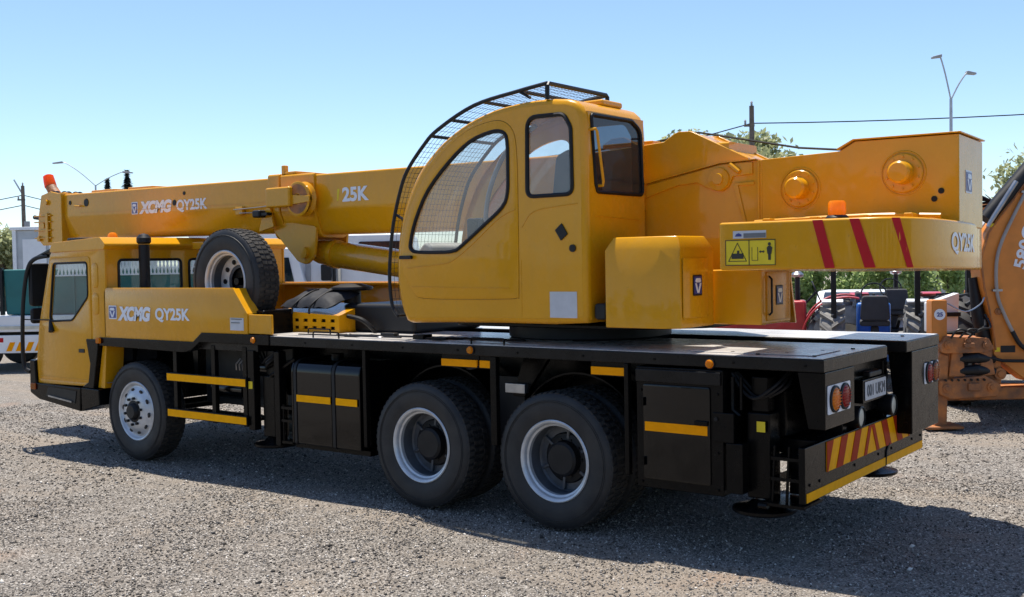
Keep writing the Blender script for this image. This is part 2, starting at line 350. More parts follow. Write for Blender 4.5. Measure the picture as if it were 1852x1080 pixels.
# ------------------------------------------------------------------ ground
def ground():
    n = 90; xs = np.concatenate([-np.geomspace(600, 14, 18), np.linspace(-13, 9, 70), np.geomspace(10, 600, 18)]); ys = np.concatenate([-np.geomspace(600, 10, 16), np.linspace(-9, 12, 70), np.geomspace(13, 600, 18)])
    X, Y = np.meshgrid(xs, ys); Z = .012*np.sin(X*1.3+1)*np.sin(Y*1.7)+.008*np.sin(X*3.1+Y*2.2)-.012
    Z = np.where((np.abs(X) < 40) & (np.abs(Y) < 40), Z, -.012)
    v = np.stack([X, Y, Z], -1).reshape(-1, 3).tolist(); nx = len(xs); f = [(j*nx+i, j*nx+i+1, (j+1)*nx+i+1, (j+1)*nx+i) for j in range(len(ys)-1) for i in range(nx-1)]
    o = MB().add(v, f).build('ground', 'gravel_ground', angle=180); o['kind'] = 'structure'
ground()
def gravel():
    cx, cy = 4.678, -6.583
    pts = []
    # loose stones over the yard, thinning out with distance from the near ground
    for dmin, dmax, dens, smin, smax in ((3.4, 6.5, 4200, .0035, .0115), (6.5, 10.5, 2200, .0045, .0125), (10.5, 18, 520, .007, .016), (3.4, 14, 14, .011, .028)):
        a0, a1 = -.56, .56
        area = (a1-a0)/2*(dmax**2-dmin**2); k = int(area*dens)
        d = np.sqrt(rng.uniform(dmin**2, dmax**2, k)); a = rng.uniform(a0, a1, k)
        th = math.pi/2+.6515+a
        pts.append(np.stack([cx+d*np.cos(th), cy+d*np.sin(th), smin+(smax-smin)*rng.random(k)**2.5], -1))
    P = np.concatenate(pts)
    keep = np.sin(P[:, 0]*1.9+np.sin(P[:, 1]*1.3)*1.5)*np.sin(P[:, 1]*2.3+P[:, 0]*.7)+rng.normal(0, .7, len(P)) > -.75
    P = P[keep]; k = len(P)
    oct_ = np.array([(1, 0, 0), (0, 1, 0), (-1, 0, 0), (0, -1, 0), (0, 0, .75), (0, 0, -.75)], float)
    V = oct_[None]*rng.uniform(.6, 1.3, (k, 6, 1))*P[:, 2][:, None, None]
    th = rng.uniform(0, 6.28, k); c, s = np.cos(th)[:, None], np.sin(th)[:, None]
    x = V[:, :, 0]*c-V[:, :, 1]*s; y = V[:, :, 0]*s+V[:, :, 1]*c; tilt = rng.normal(0, .5, (k, 1)); z = V[:, :, 2]+x*tilt
    Z0 = .012*np.sin(P[:, 0]*1.3+1)*np.sin(P[:, 1]*1.7)+.008*np.sin(P[:, 0]*3.1+P[:, 1]*2.2)-.012
    V = np.stack([x+P[:, :1], y+P[:, 1:2], z+(Z0+P[:, 2]*.25)[:, None]], -1).reshape(-1, 3)
    F = np.array([(0, 1, 4), (1, 2, 4), (2, 3, 4), (3, 0, 4), (1, 0, 5), (2, 1, 5), (3, 2, 5), (0, 3, 5)])
    F = (F[None]+6*np.arange(k)[:, None, None]).reshape(-1, 3)
    me = bpy.data.meshes.new('gravel'); me.vertices.add(len(V)); me.vertices.foreach_set('co', V.ravel().astype(np.float32))
    me.loops.add(len(F)*3); me.loops.foreach_set('vertex_index', F.ravel().astype(np.int32)); me.polygons.add(len(F)); me.polygons.foreach_set('loop_start', np.arange(0, len(F)*3, 3, dtype=np.int32))
    me.update(); me.validate(); me.materials.append(MATS['gravel_stone'])
    o = bpy.data.objects.new('gravel', me); COL.objects.link(o); o['kind'] = 'stuff'; o['label'] = 'loose grey gravel stones strewn over the yard'; o['category'] = 'gravel'
gravel()

# ------------------------------------------------------------------ mobile crane
CR = thing('mobile_crane', 'large yellow truck crane with black chassis and lowered boom on gravel', 'crane')
TILT = .022
def tl(x, y, z): return (x, y, z-TILT*(y-.05))

# wheels: meshes shared, centred on the wheel, axle along Y, outer side towards -Y
TR = .535
def tyre_mesh():
    w = .145
    prof = [(.30, -.10), (.315, -.125), (.36, -.14), (.43, -.146), (.48, -.141), (.512, -.131), (.525, -.115), (.529, 0), (.525, .115), (.512, .131), (.48, .141), (.43, .146), (.36, .14), (.315, .125), (.30, .10)]
    return MB().lathe(prof, (0, 0, 0), (0, 1, 0), 64)
def tread_mesh():
    b = MB(); n = 58
    for k in range(n):
        for (y0, y1, sk, wd) in ((-.124, -.066, .22, .72), (-.06, -.004, -.12, .66), (.004, .06, .12, .66), (.066, .124, -.22, .72)):
            a = 2*math.pi*(k+(.5 if abs(y0+y1) < .1 else 0))/n; da = math.pi/n*wd
            v = []
            for rr in (.50, TR):
                for yy, s in ((y0, -sk), (y1, sk)):
                    edge = .012 if (abs(yy) > .11 and rr > .51) else 0
                    for q in (-1, 1):
                        aa = a+q*da*(.86 if rr > .51 else 1)+s*da
                        v.append((math.cos(aa)*(rr-edge*.6), yy*(1-edge*1.2), math.sin(aa)*(rr-edge*.6)))
            b.add(v, [(0, 1, 3, 2), (4, 6, 7, 5), (0, 4, 5, 1), (2, 3, 7, 6), (0, 2, 6, 4), (1, 5, 7, 3)])
    return b
def ribs_mesh():
    b = MB()
    for r in (.455, .468): b.tube([(math.cos(2*math.pi*k/48)*r, -.145, math.sin(2*math.pi*k/48)*r) for k in range(48)], .0035, 5, closed=True)
    return b
def rim_dish():   # deep dish, outer wheel of a dual pair
    b = MB()
    b.lathe([(.312, -.118), (.320, -.130), (.312, -.138), (.298, -.134), (.288, -.122), (.283, -.098), (.268, -.09), (.266, -.06), (.272, -.06), (.277, -.08), (.30, -.10)], (0, 0, 0), (0, 1, 0), 56)
    return b
def rim_front():  # convex disc with hand holes, steering axle
    b = MB()
    b.lathe([(.312, -.118), (.320, -.130), (.312, -.138), (.298, -.132), (.290, -.116), (.272, -.105), (.255, -.108), (.225, -.135), (.165, -.158), (.12, -.160), (.12, -.146), (.165, -.146), (.22, -.12), (.25, -.09), (.30, -.09)], (0, 0, 0), (0, 1, 0), 56)
    return b
WM = {}
WM['tyre'] = tyre_mesh().build('tyre', 'rubber'); WM['tread'] = tread_mesh().build('tread', 'tread_rubber', smooth=False, recalc=True); WM['ribs'] = ribs_mesh().build('sidewall_rib', 'rubber')
b = MB(); b.lathe([(.2665, -.062), (.262, .045), (.248, .058), (.14, .062), (.14, .072), (.255, .075), (.274, .062), (.272, -.06)], (0, 0, 0), (0, 1, 0), 56); WM['disc'] = b.build('wheel_disc', 'rim_inner')
b = MB(); b.lathe([(.27, .0), (.262, .03), (.17, .055), (.17, .07), (.265, .06)], (0, 0, 0), (0, 1, 0), 56); WM['sdisc'] = b.build('wheel_disc', 'rim_paint')
WM['dish'] = rim_dish().build('rim', 'rim_paint'); WM['front'] = rim_front().build('rim', 'rim_paint')
b = MB(); b.lathe([(.001, -.045), (.115, -.045), (.135, -.03), (.142, .03), (.19, .04), (.20, .056), (.001, .056)], (0, 0, 0), (0, 1, 0), 28, closed=False)
WM['hub_rear'] = b.build('hub', 'hub_black')
b = MB(); b.lathe([(.001, -.205), (.07, -.205), (.085, -.19), (.095, -.16), (.118, -.155), (.118, -.14), (.001, -.14)], (0, 0, 0), (0, 1, 0), 28, closed=False)
WM['hub_front'] = b.build('hub', 'hub_black')
b = MB(); b.cyl((0, -.022, 0), (0, .012, 0), .016, 6); WM['nut'] = b.build('wheel_nut', 'hub_black')
b = MB(); b.lathe([(.001, -.004), (.026, -.004), (.03, .004), (.001, .004)], (0, 0, 0), (0, 1, 0), 16, closed=False); WM['hole'] = b.build('hand_hole', 'hub_black')
b = MB(); b.box(-.05, .05, -.02, .02, -.012, .012); WM['lug'] = b.build('rim_bracket', 'rim_inner', bevel=.005)
for o in WM.values(): COL.objects.unlink(o)
def inst(key, name, parent, loc=(0, 0, 0), rot=(0, 0, 0), mt=None):
    o = WM[key].copy(); o.name = name; COL.objects.link(o); o.parent = parent; o.location = loc; o.rotation_euler = rot; return o
def wheel(x, y, z, kind, flip=False, parent=CR, spin=0, tilt=0, name='wheel'):
    w = bpy.data.objects.new(name, None); COL.objects.link(w); w.parent = parent; w.location = (x, y, z); w.rotation_euler = (tilt, 0, math.pi if flip else 0); w.empty_display_size = .2; w.scale = (.985, .985, .985)
    rt = (0, spin, 0)
    inst('tyre', 'tyre', w, rot=rt); inst('tread', 'tread', w, rot=rt); inst('ribs', 'sidewall_rib', w)
    if kind == 'front':
        inst('front', 'rim', w); inst('hub_front', 'hub', w)
        for k in range(10):
            a = 2*math.pi*k/10+.2; inst('nut', 'wheel_nut', w, (math.cos(a)*.142, -.162, math.sin(a)*.142))
            if k % 1 == 0:
                a += .31; o = inst('hole', 'hand_hole', w, (math.cos(a)*.232, -.1335, math.sin(a)*.232), (0, -a, 0)); o.scale = (.62, 1, .95)
                o.rotation_euler = (0, -a, 0)
    elif kind == 'dish':
        inst('dish', 'rim', w); inst('disc', 'wheel_disc', w); inst('hub_rear', 'hub', w)
        for k in range(10):
            a = 2*math.pi*k/10; inst('nut', 'wheel_nut', w, (math.cos(a)*.145, .045, math.sin(a)*.145))
        for k in range(6):
            a = 2*math.pi*k/6+.4; inst('lug', 'rim_bracket', w, (math.cos(a)*.20, .05, math.sin(a)*.20), (0, -a, 0))
    elif kind == 'spare':
        inst('dish', 'rim', w); inst('disc', 'wheel_disc', w); inst('sdisc', 'wheel_disc', w)
        for k in range(10):
            a = 2*math.pi*k/10; o = inst('hole', 'hand_hole', w, (math.cos(a)*.215, .038, math.sin(a)*.205)); o.scale = (.9, 1, .9)
    return w
XF, X1, X2 = -5.42, -1.35, 0.0
for x in (X1, X2):
    wheel(x, .165, TR*.985, 'dish', spin=x); wheel(x, .50, TR*.985, 'plain', spin=.3); wheel(x, 2.0, TR*.985, 'plain'); wheel(x, 2.335, TR*.985, 'dish', True, spin=.1)
wheel(XF, .18, TR*.985, 'front', spin=.2); wheel(XF, 2.32, TR*.985, 'front', True)
wheel(-4.02, .29, 1.89, 'spare', spin=.13, tilt=0, name='spare_wheel')

# chassis frame, axles
b = MB(); b.box(-7.0, 1.95, .78, .86, .78, 1.24); b.box(-7.0, 1.95, 1.64, 1.72, .78, 1.24)
for x in (-6.8, -4.6, -3.2, -2.0, -.7, .6, 1.6): b.box(x-.06, x+.06, .86, 1.64, .82, 1.2)
b.build('frame_rail', 'black', CR, bevel=.008)
for x, k in ((X1, 1), (X2, 1), (XF, 0)):
    b = MB(); b.cyl((x, .3, TR), (x, 2.2, TR), .085 if k else .06, 16)
    if k: b.lathe([(.001, -.2), (.12, -.19), (.2, -.08), (.22, 0), (.2, .08), (.12, .19), (.001, .2)], (x, 1.25, TR), (0, 1, 0), 20, closed=False)
    b.build('axle', 'black', CR)
b = MB(); b.tube([(-3.0, 1.25, .62), (-1.55, 1.25, .56)], .05, 10); b.build('drive_shaft', 'black', CR)
b = MB(); b.prism(rounded([(-6.2, .72), (-4.4, .72), (-4.2, 1.2), (-6.2, 1.2)], .08), 'xz', .95, 1.55); b.build('engine', 'plastic_dark', CR, bevel=.02)
b = MB(); b.prism(rounded([(-1.95, .60), (-.1, .62), (1.2, .75), (1.2, 1.2), (-1.95, 1.2)], .05), 'xz', .88, 1.62); b.build('suspension_frame', 'black', CR, bevel=.01)
for y in (.66, 1.76):
    b = MB()
    for k in range(6): b.tube([(-1.35+.1*k, y+.03, .64+.018*k), (-.67, y+.03, .74+.018*k), (-.1*k, y+.03, .64+.018*k)], .012, 4)
    b.build('leaf_spring', 'black', CR)

# deck
DZ = 1.385
b = MB(); b.box(-3.42, 2.12, 0, 1.22, DZ-.085, DZ); dk = b.build('deck', 'deck_black', CR, bevel=.008)
b = MB(); b.box(-3.42, 2.12, 1.66, 2.5, DZ-.085, DZ); b.build('deck', 'deck_black', CR, bevel=.008)
b = MB(); b.box(-3.42, 1.78, 1.223, 1.657, DZ-.16, DZ-.055); b.build('deck', 'deck_black', CR, bevel=.006)
b = MB(); b.box(-5.75, -3.425, .06, 2.44, DZ-.16, DZ-.07); b.build('deck', 'deck_black', CR, bevel=.006)
for (x0, x1, y0, y1) in ((-3.41, 2.11, .008, 1.21), (-3.41, 2.11, 1.668, 2.492)):
    b = MB(); b.box(x0, x1, y0, y1, DZ+.0005, DZ+.004); b.build('deck_plate', 'deck_dust_glare', CR)
for x0 in (-3.3, -2.2, -1.1, 1.1):   # raised tread strips / hatch plates
    b = MB(); b.box(x0, x0+.9, .14, .62, DZ+.006, DZ+.010); b.build('hatch_plate', 'deck_dust_glare', CR, bevel=.002)
for (x, y) in ((1.62, .12), (1.75, .3), (1.9, .55), (2.02, .8), (1.95, 2.1), (1.4, .2), (2.0, .15)):
    b = MB(); b.cyl((x, y, DZ), (x, y, DZ+.012), .014, 6); b.build('deck_bolt', 'black', CR)
for (x0, y) in ((-2.62, .03), (-3.05, .36), (-.78, .03)):
    w = .33 if x0 > -2.7 else .3
    b = MB(); b.tube(rounded([(x0, DZ), (x0, DZ+.055), (x0+w, DZ+.055), (x0+w, DZ)], .015, 3) and [(p[0], y, p[1]) for p in rounded([(x0, DZ-.01), (x0, DZ+.055), (x0+w, DZ+.055), (x0+w, DZ-.01)], [0, .02, .02, 0], 3)], .008, 6); b.build('grab_handle', 'black', CR)
for x in (-3.40, -.76, 1.33):
    b = MB(); b.lathe([(.001, -.03), (.024, -.028), (.03, -.015), (.03, 0), (.001, 0)], (x, 0, DZ-.04 if x < 1 else DZ-.06), (0, 1, 0), 16, closed=False); mk = b.build('marker_lamp', 'amber_lens', CR)
    b = MB(); b.lathe([(.031, -.012), (.036, -.01), (.036, 0), (.031, 0)], (x, 0, DZ-.04 if x < 1 else DZ-.06), (0, 1, 0), 16); b.build('bezel', 'plastic_dark', mk)
# side skirt strips
for (x0, x1, z0, z1) in ((-1.10, -.73, 1.205, 1.262), (-.70, -.55, 1.205, 1.262), (.35, .64, 1.205, 1.262)):
    b = MB(); b.box(x0, x1, .03, .05, z0, z1); st = b.build('reflector_strip', 'reflect_orange', CR)
    b = MB(); b.box(x0-.01, x1+.01, .051, .08, z0-.01, DZ-.086); b.build('bracket', 'black', st)
# mudguards over the rear wheels and hangers
for x in (X1, X2):
    b = MB(); pr = [(x+math.cos(a)*.60, TR+.02+math.sin(a)*.60) for a in np.linspace(.55, math.pi-.55, 14)]
    b.prism(pr+[(q[0]*1, q[1]+.015) for q in pr[::-1]], 'xz', .38, .70); b.build('mudguard', 'black', CR)
for (x, w, y0, z0) in ((-2.0, .02, .04, .45), (-.56, .03, .02, .6), (.665, .018, .0, .5)):
    b = MB(); b.box(x-w, x+w, y0, y0+.05, z0, DZ-.087); b.build('hanger_bar', 'black', CR, bevel=.005)
b = MB(); b.box(-.82, -.55, .42, .455, .35, 1.1); b.build('mud_flap', 'rubber_seal', CR, bevel=.004)
b = MB(); b.box(-.66, -.46, .30, .36, .98, 1.06); b.build('bracket', 'steel', CR, bevel=.006)
b = MB(); b.prism([(-.62, .95), (-.5, .95), (-.25, 1.28), (-.5, 1.28)], 'xz', .35, .4); b.build('brace', 'black', CR, bevel=.005)

# fuel tank
def tank():
    prof = rounded([(.03, .41), (.03, 1.18), (.52, 1.18), (.52, .41)], [.02, .12, .08, .03], 7)
    b = MB(); b.prism(prof, 'yz', -2.93, -2.05); tk = b.build('fuel_tank', 'tank_black', CR, bevel=.01)
    for x in (-2.875, -2.37):
        o2 = inset(prof, -.008); b = MB(); b.prism(o2, 'yz', x-.018, x+.018); b.build('tank_strap', 'rubber_seal', tk, bevel=.003)
        o3 = inset(prof, -.004); b = MB(); b.prism(o3, 'yz', x-.045, x-.030); b.build('tank_rib', 'tank_black', tk)
    for (a, c) in ((-2.85, -2.405), (-2.335, -2.07)):
        flat('reflector_strip', rect(a, c, .80, .862), 'side', .021, 'reflect_yellow', tk)
    b = MB(); b.box(-2.96, -2.0, .1, .5, .36, .405); b.build('tank_bracket', 'black', tk)
    b = MB(); b.cyl((-2.6, .3, 1.18), (-2.6, .3, 1.225), .06, 16); b.build('filler_cap', 'black', tk)
tank()
# step frame behind the front wheel
b = MB()
for z in (.93, .565):
    b.box(-4.81, -3.55, .012, .05, z-.045, z+.045)
b.build('step_rail', 'black', CR, bevel=.004)
for x in (-4.72, -4.10, -3.62):
    b = MB(); b.box(x-.03, x+.03, .052, .10, .5, 1.27); b.build('step_post', 'black', CR, bevel=.005)
for z in (.93, .565): flat('reflector_strip', rect(-4.80, -3.56, z-.036, z+.034), 'side', .012, 'reflect_yellow', CR)
b = MB(); b.box(-4.8, -3.6, .10, .36, .54, .57); b.build('step_tread', 'black', CR)
for k, (x, z, r, l) in enumerate(((-4.35, .78, .11, .55), (-3.9, 1.02, .09, .4))):
    b = MB(); b.tube([(x-l/2, .5, z), (x-l/2+.03, .5, z), (x+l/2-.03, .5, z), (x+l/2, .5, z)], [r*.6, r, r, r*.6], 18); b.build('air_tank', 'tank_black', CR)
b = MB()
for k in range(5): b.tube([(-3.95+.05*k, .22, 1.02), (-3.93+.05*k, .2, 1.08), (-3.91+.05*k, .24, 1.13)], .009, 6)
b.build('air_fitting', 'steel', CR)
b = MB(); b.box(-4.9, -3.5, .56, .75, .6, 1.25); b.build('battery_box', 'plastic_dark', CR, bevel=.02)
# outriggers front
def outrigger(x, y, zf, yd=1):
    b = MB(); b.box(x-.085, x+.085, y-.085, y+.085, .42, 1.0); jk = b.build('outrigger_jack', 'black', CR, bevel=.012)
    b = MB(); b.box(x-.06, x+.06, y-.06, y+.06, 1.0, 1.24); b.build('jack_head', 'black', jk, bevel=.01)
    b = MB(); b.cyl((x, y, zf+.02), (x, y, .45), .05, 18); b.build('jack_rod', 'steel', jk)
    b = MB(); b.lathe([(.001, 0), (.2, 0), (.215, .012), (.215, .03), (.12, .05), (.07, .09), (.001, .09)], (x, y, zf), (0, 0, 1), 30, closed=False); b.build('jack_pad', 'black', jk)
    return jk
outrigger(-3.34, .19, .33); outrigger(-3.34, 2.31, .33, -1)
b = MB(); b.box(-3.44, -3.24, .30, 2.2, .80, 1.12); b.build('outrigger_beam', 'black', CR, bevel=.012)
b = MB(); b.box(-3.56, -3.47, .04, .12, .48, 1.24); b.build('outrigger_guard', 'black', CR, bevel=.006)
b = MB(); b.box(-3.19, -3.12, .05, .14, .36, 1.24); b.build('outrigger_guard', 'black', CR, bevel=.006)
flat('reflector_patch', rect(-3.545, -3.49, .875, .945), 'side', .04, 'decal_yellow', CR)
b = MB()
for z in (.40, .60, .72): b.box(-3.115, -2.965, .06, .26, z-.012, z+.012)
b.tube([(-3.10, .08, .38), (-3.10, .08, .75)], .012, 6); b.tube([(-2.97, .08, .38), (-2.97, .08, .75)], .012, 6); b.tube([(-3.3, .1, 1.0), (-2.95, .1, 1.18)], .018, 6)
b.build('foot_step', 'black', CR)

# rear locker
b = MB(); b.box(.75, 1.42, .0, .42, .43, 1.285); lk = b.build('locker', 'black', CR, bevel=.008)
panel('locker_door', rounded(rect(.815, 1.325, .50, 1.16), .015), [], 'side', -.012, .012, 'tank_black', lk, bevel=.004)
flat('reflector_strip', rect(.825, 1.31, .835, .90), 'side', -.012, 'reflect_orange', lk)
b = MB(); b.box(1.22, 1.32, -.035, -.012, .905, .935); b.build('latch', 'black', lk, bevel=.004)
b = MB(); b.box(.755, 1.41, -.02, -.001, 1.18, 1.27); b.build('locker_rail', 'deck_black', lk, bevel=.006)
b = MB(); b.box(1.345, 1.50, -.01, .02, .80, 1.00); b.build('bracket', 'black', CR, bevel=.006)
b = MB(); b.cyl((1.375, -.02, .955), (1.375, -.01, .955), .014, 10); b.build('bolt', 'rubber_seal', CR)
# rear outrigger
outrigger(1.62, .20, .32); outrigger(1.62, 2.30, .23, -1)
b = MB(); b.box(1.50, 1.74, .30, 2.2, .82, 1.14); b.build('outrigger_beam', 'black', CR, bevel=.012)
b = MB(); b.tube([(1.47, .05, 1.24), (1.47, .05, 1.02), (1.52, .05, .98)], .016, 6); b.tube([(1.53, .05, 1.24), (1.53, .05, 1.02)], .012, 6); b.build('hydraulic_pipe', 'black', CR)
b = MB(); b.box(1.44, 1.56, -.004, .10, .46, .80); b.build('jack_cover', 'black', CR, bevel=.008)
flat('reflector_patch', rect(1.62, 1.68, .875, .945), 'side', .095, 'decal_yellow', CR)
# rear steps
b = MB()
for z in (.72, .585): b.box(1.74, 1.965, .04, .30, z-.012, z+.01)
b.box(1.70, 1.975, .02, .34, .405, .425)
for x in (1.76, 1.86, 1.95): b.tube([(x-.02, .06, .42), (x, .06, .80)], .010, 6)
b.build('foot_step', 'black', CR)
b = MB(); b.tube([(1.66, .03, .40), (1.72, .03, .40)], .025, 10); b.build('step_bolt', 'black', CR)
b = MB(); b.box(1.74, 1.943, .345, .365, .43, .699); b.build('step_shade_plate', 'black', CR)  # dark plate added so the gap behind the steps reads as shade

# rear end
def rear():
    b = MB(); b.box(1.945, 1.99, .0, 2.48, .445, .81); bp_ = b.build('rear_bumper', 'black', CR, bevel=.006)
    b = MB(); b.box(1.40, 1.944, .36, 2.44, .70, .80); b.build('bumper_shelf', 'black', bp_, bevel=.006)
    for (a, c) in ((.02, 1.545), (1.575, 2.46)): flat('reflector_strip', rect(a, c, .452, .512), 'rear', 1.99, 'reflect_yellow', bp_)
    y0, y1, z0, z1 = .365, 2.115, .598, .80
    ch = flat('chevron_board', rect(y0, y1, z0, z1), 'rear', 1.99, 'reflect_yellow', bp_)
    U = lambda u, q: (y0+(y1-y0)*u, z0+(z1-z0)*q)
    for k in range(4):
        a, c = k*.155, min(k*.155+.07, .5); sh = .06
        pl = [(a, 1), (c, 1), (max(0, c-sh), 0), (max(0, a-sh), 0)]
        if k == 0: pl = [(0, 1), (.07, 1), (.01, 0), (0, 0)]
        for mir in (0, 1):
            flat('chevron_stripe', [U(1-u if mir else u, q) for u, q in pl], 'rear', 1.994, 'reflect_red', ch if False else bp_)
    b = MB(); b.cyl((1.992, 1.56, .44), (1.996, 1.56, .51), .004, 4); b.tube([(1.995, 1.56, .51), (1.995, 1.57, .56), (1.995, 1.63, .61)], .006, 5); b.build('seam', 'rubber_seal', bp_)
    # hanging light housings under the deck
    for (y0, y1, zb, zz) in ((.03, .56, .93, 1.2), (1.80, 2.49, .66, 1.2)):
        b = MB(); b.prism([(2.115, DZ-.086), (2.115, zb), (2.0, zb), (1.93, DZ-.086)], 'xz', y0, y1); b.build('light_housing', 'black', CR, bevel=.008)
    b = MB(); b.box(1.86, 1.93, .565, 1.795, .88, DZ-.087); b.build('rear_crossmember', 'black', CR, bevel=.008)
    for (ya, yb, za, zc, cols) in ((.065, .465, 1.025, 1.21, ('amber_lens', 'red_lens')), (2.10, 2.47, 1.015, 1.18, ('red_lens', 'amber_dark'))):
        pl = flat('lamp_plate', rounded(rect(ya, yb, za, zc), .015), 'rear', 2.115, 'white_decal', CR, .006)
        for k, cm in enumerate(cols):
            yc = ya+(yb-ya)*(.28 if k == 0 else .72); zc_ = (za+zc)/2
            b = MB(); b.lathe([(.088, 0), (.088, .012), (.078, .016), (.074, .012), (.074, 0)], (2.121, yc, zc_), (1, 0, 0), 28); b.build('lamp_bezel', 'rubber_seal', pl)
            b = MB(); b.lathe([(.075, 0), (.075, .012), (.06, .02), (.001, .024)], (2.121, yc, zc_), (1, 0, 0), 28, closed=False); b.build('lamp_lens', cm, pl)
            b = MB()
            for q in range(-3, 4):
                hw = math.sqrt(max(0, .068**2-(q*.02)**2))
                b.box(2.137, 2.147, yc-hw, yc+hw, zc_+q*.02-.002, zc_+q*.02+.002)
            b.build('lamp_grid', 'plastic_dark' if False else cm, pl)
    b = MB(); b.box(1.93, 1.99, 1.08, 1.58, .97, 1.14); b.build('plate_holder', 'black', CR, bevel=.005)
    np_ = flat('number_plate', rounded(rect(1.11, 1.56, .99, 1.125), .012), 'rear', 1.992, 'grey_decal', CR)
    text('plate_text', '001 UKM', 1.15, 1.53, 1.015, 1.10, 'rear', 1.9955, 'wall_grey', np_, bold=.0)
    b = MB(); b.box(1.94, 2.0, 1.2, 1.46, 1.15, 1.19); b.build('plate_lamp', 'plastic_dark', CR, bevel=.01)
    for y, z in ((.94, .895), (1.64, .90)):
        b = MB(); b.lathe([(.001, -.1), (.05, -.1), (.078, -.03), (.08, .03), (.07, .035), (.07, .02)], (2.0, y, z), (1, 0, 0), 24, closed=False); fl = b.build('fog_lamp', 'plastic_dark', CR)
        b = MB(); b.lathe([(.07, .02), (.045, .028), (.001, .03)], (2.0, y, z), (1, 0, 0), 24, closed=False); b.build('fog_lens', 'cream', fl)
    b = MB(); b.tube([(1.98, 1.85, .86), (2.03, 1.85, .88), (2.05, 1.9, .93), (2.02, 1.95, .97), (1.98, 1.95, .98)], .01, 6); b.build('tow_eye', 'steel', CR)
    b = MB(); b.cyl((1.93, 1.7, 1.12), (1.95, 1.7, 1.12), .05, 16); b.build('reverse_buzzer', 'plastic_dark', CR)
rear()
def hardware():
    for y in (.08, .25, .9, 1.4, 1.7, 2.2, 2.42):
        b = MB(); b.cyl((1.985, y, .56), (1.998, y, .56), .011, 6); b.build('bolt', 'black', CR)
    for x in (-3.3, -2.7, -2.1, -1.5, -.9, -.3, .3, .9, 1.5, 2.0):
        b = MB(); b.cyl((x, -.008, DZ-.045), (x, .01, DZ-.045), .009, 6); b.build('bolt', 'black', CR)
    for (x, z) in ((.79, .47), (.79, 1.12), (1.38, .47), (1.38, .72), (1.38, 1.12)):
        b = MB(); b.cyl((x, -.012, z), (x, .01, z), .010, 6); b.build('bolt', 'black', CR)
    for z in (.62, 1.04):
        b = MB(); b.cyl((.812, -.022, z-.03), (.812, -.022, z+.03), .009, 8); b.build('hinge', 'black', CR)
    for k, y in enumerate((.10, .14, .18)):
        b = MB(); b.tube(catmull([(1.44, y, 1.26), (1.52+.02*k, y, 1.14), (1.62+.02*k, y-.02, 1.10), (1.74+.03*k, y, 1.18), (1.80, y+.1, 1.27)], 5), .011, 6); b.build('hydraulic_hose', 'rubber_seal', CR)
    for k in range(3):
        b = MB(); b.tube(catmull([(-3.55, .14+.04*k, 1.22), (-3.44, .12+.04*k, 1.12-.03*k), (-3.32, .08, 1.17-.03*k), (-3.2, .12+.03*k, 1.24)], 5), .011, 6); b.build('hydraulic_hose', 'rubber_seal', CR)
    b = MB(); b.tube(catmull([(-1.0, .2, 1.24), (-.85, .06, 1.19), (-.72, .05, 1.21), (-.62, .2, 1.25)], 5), .010, 6); b.build('air_line', 'rubber_seal', CR)
    for (x, y) in ((-2.5, .35), (-1.95, .2), (-1.3, .28), (-.9, .18)):
        b = MB(); b.lathe([(.03, 0), (.03, .012), (.018, .02), (.001, .022)], (x, y, DZ+.004), (0, 0, 1), 10, closed=False); b.build('deck_plug', 'steel', CR)
    b = MB(); b.box(-1.55, -1.43, .18, .30, DZ+.005, DZ+.05); b.box(-1.50, -1.2, .2, .24, DZ+.012, DZ+.03); b.build('deck_latch', 'black', CR, bevel=.006)
hardware()

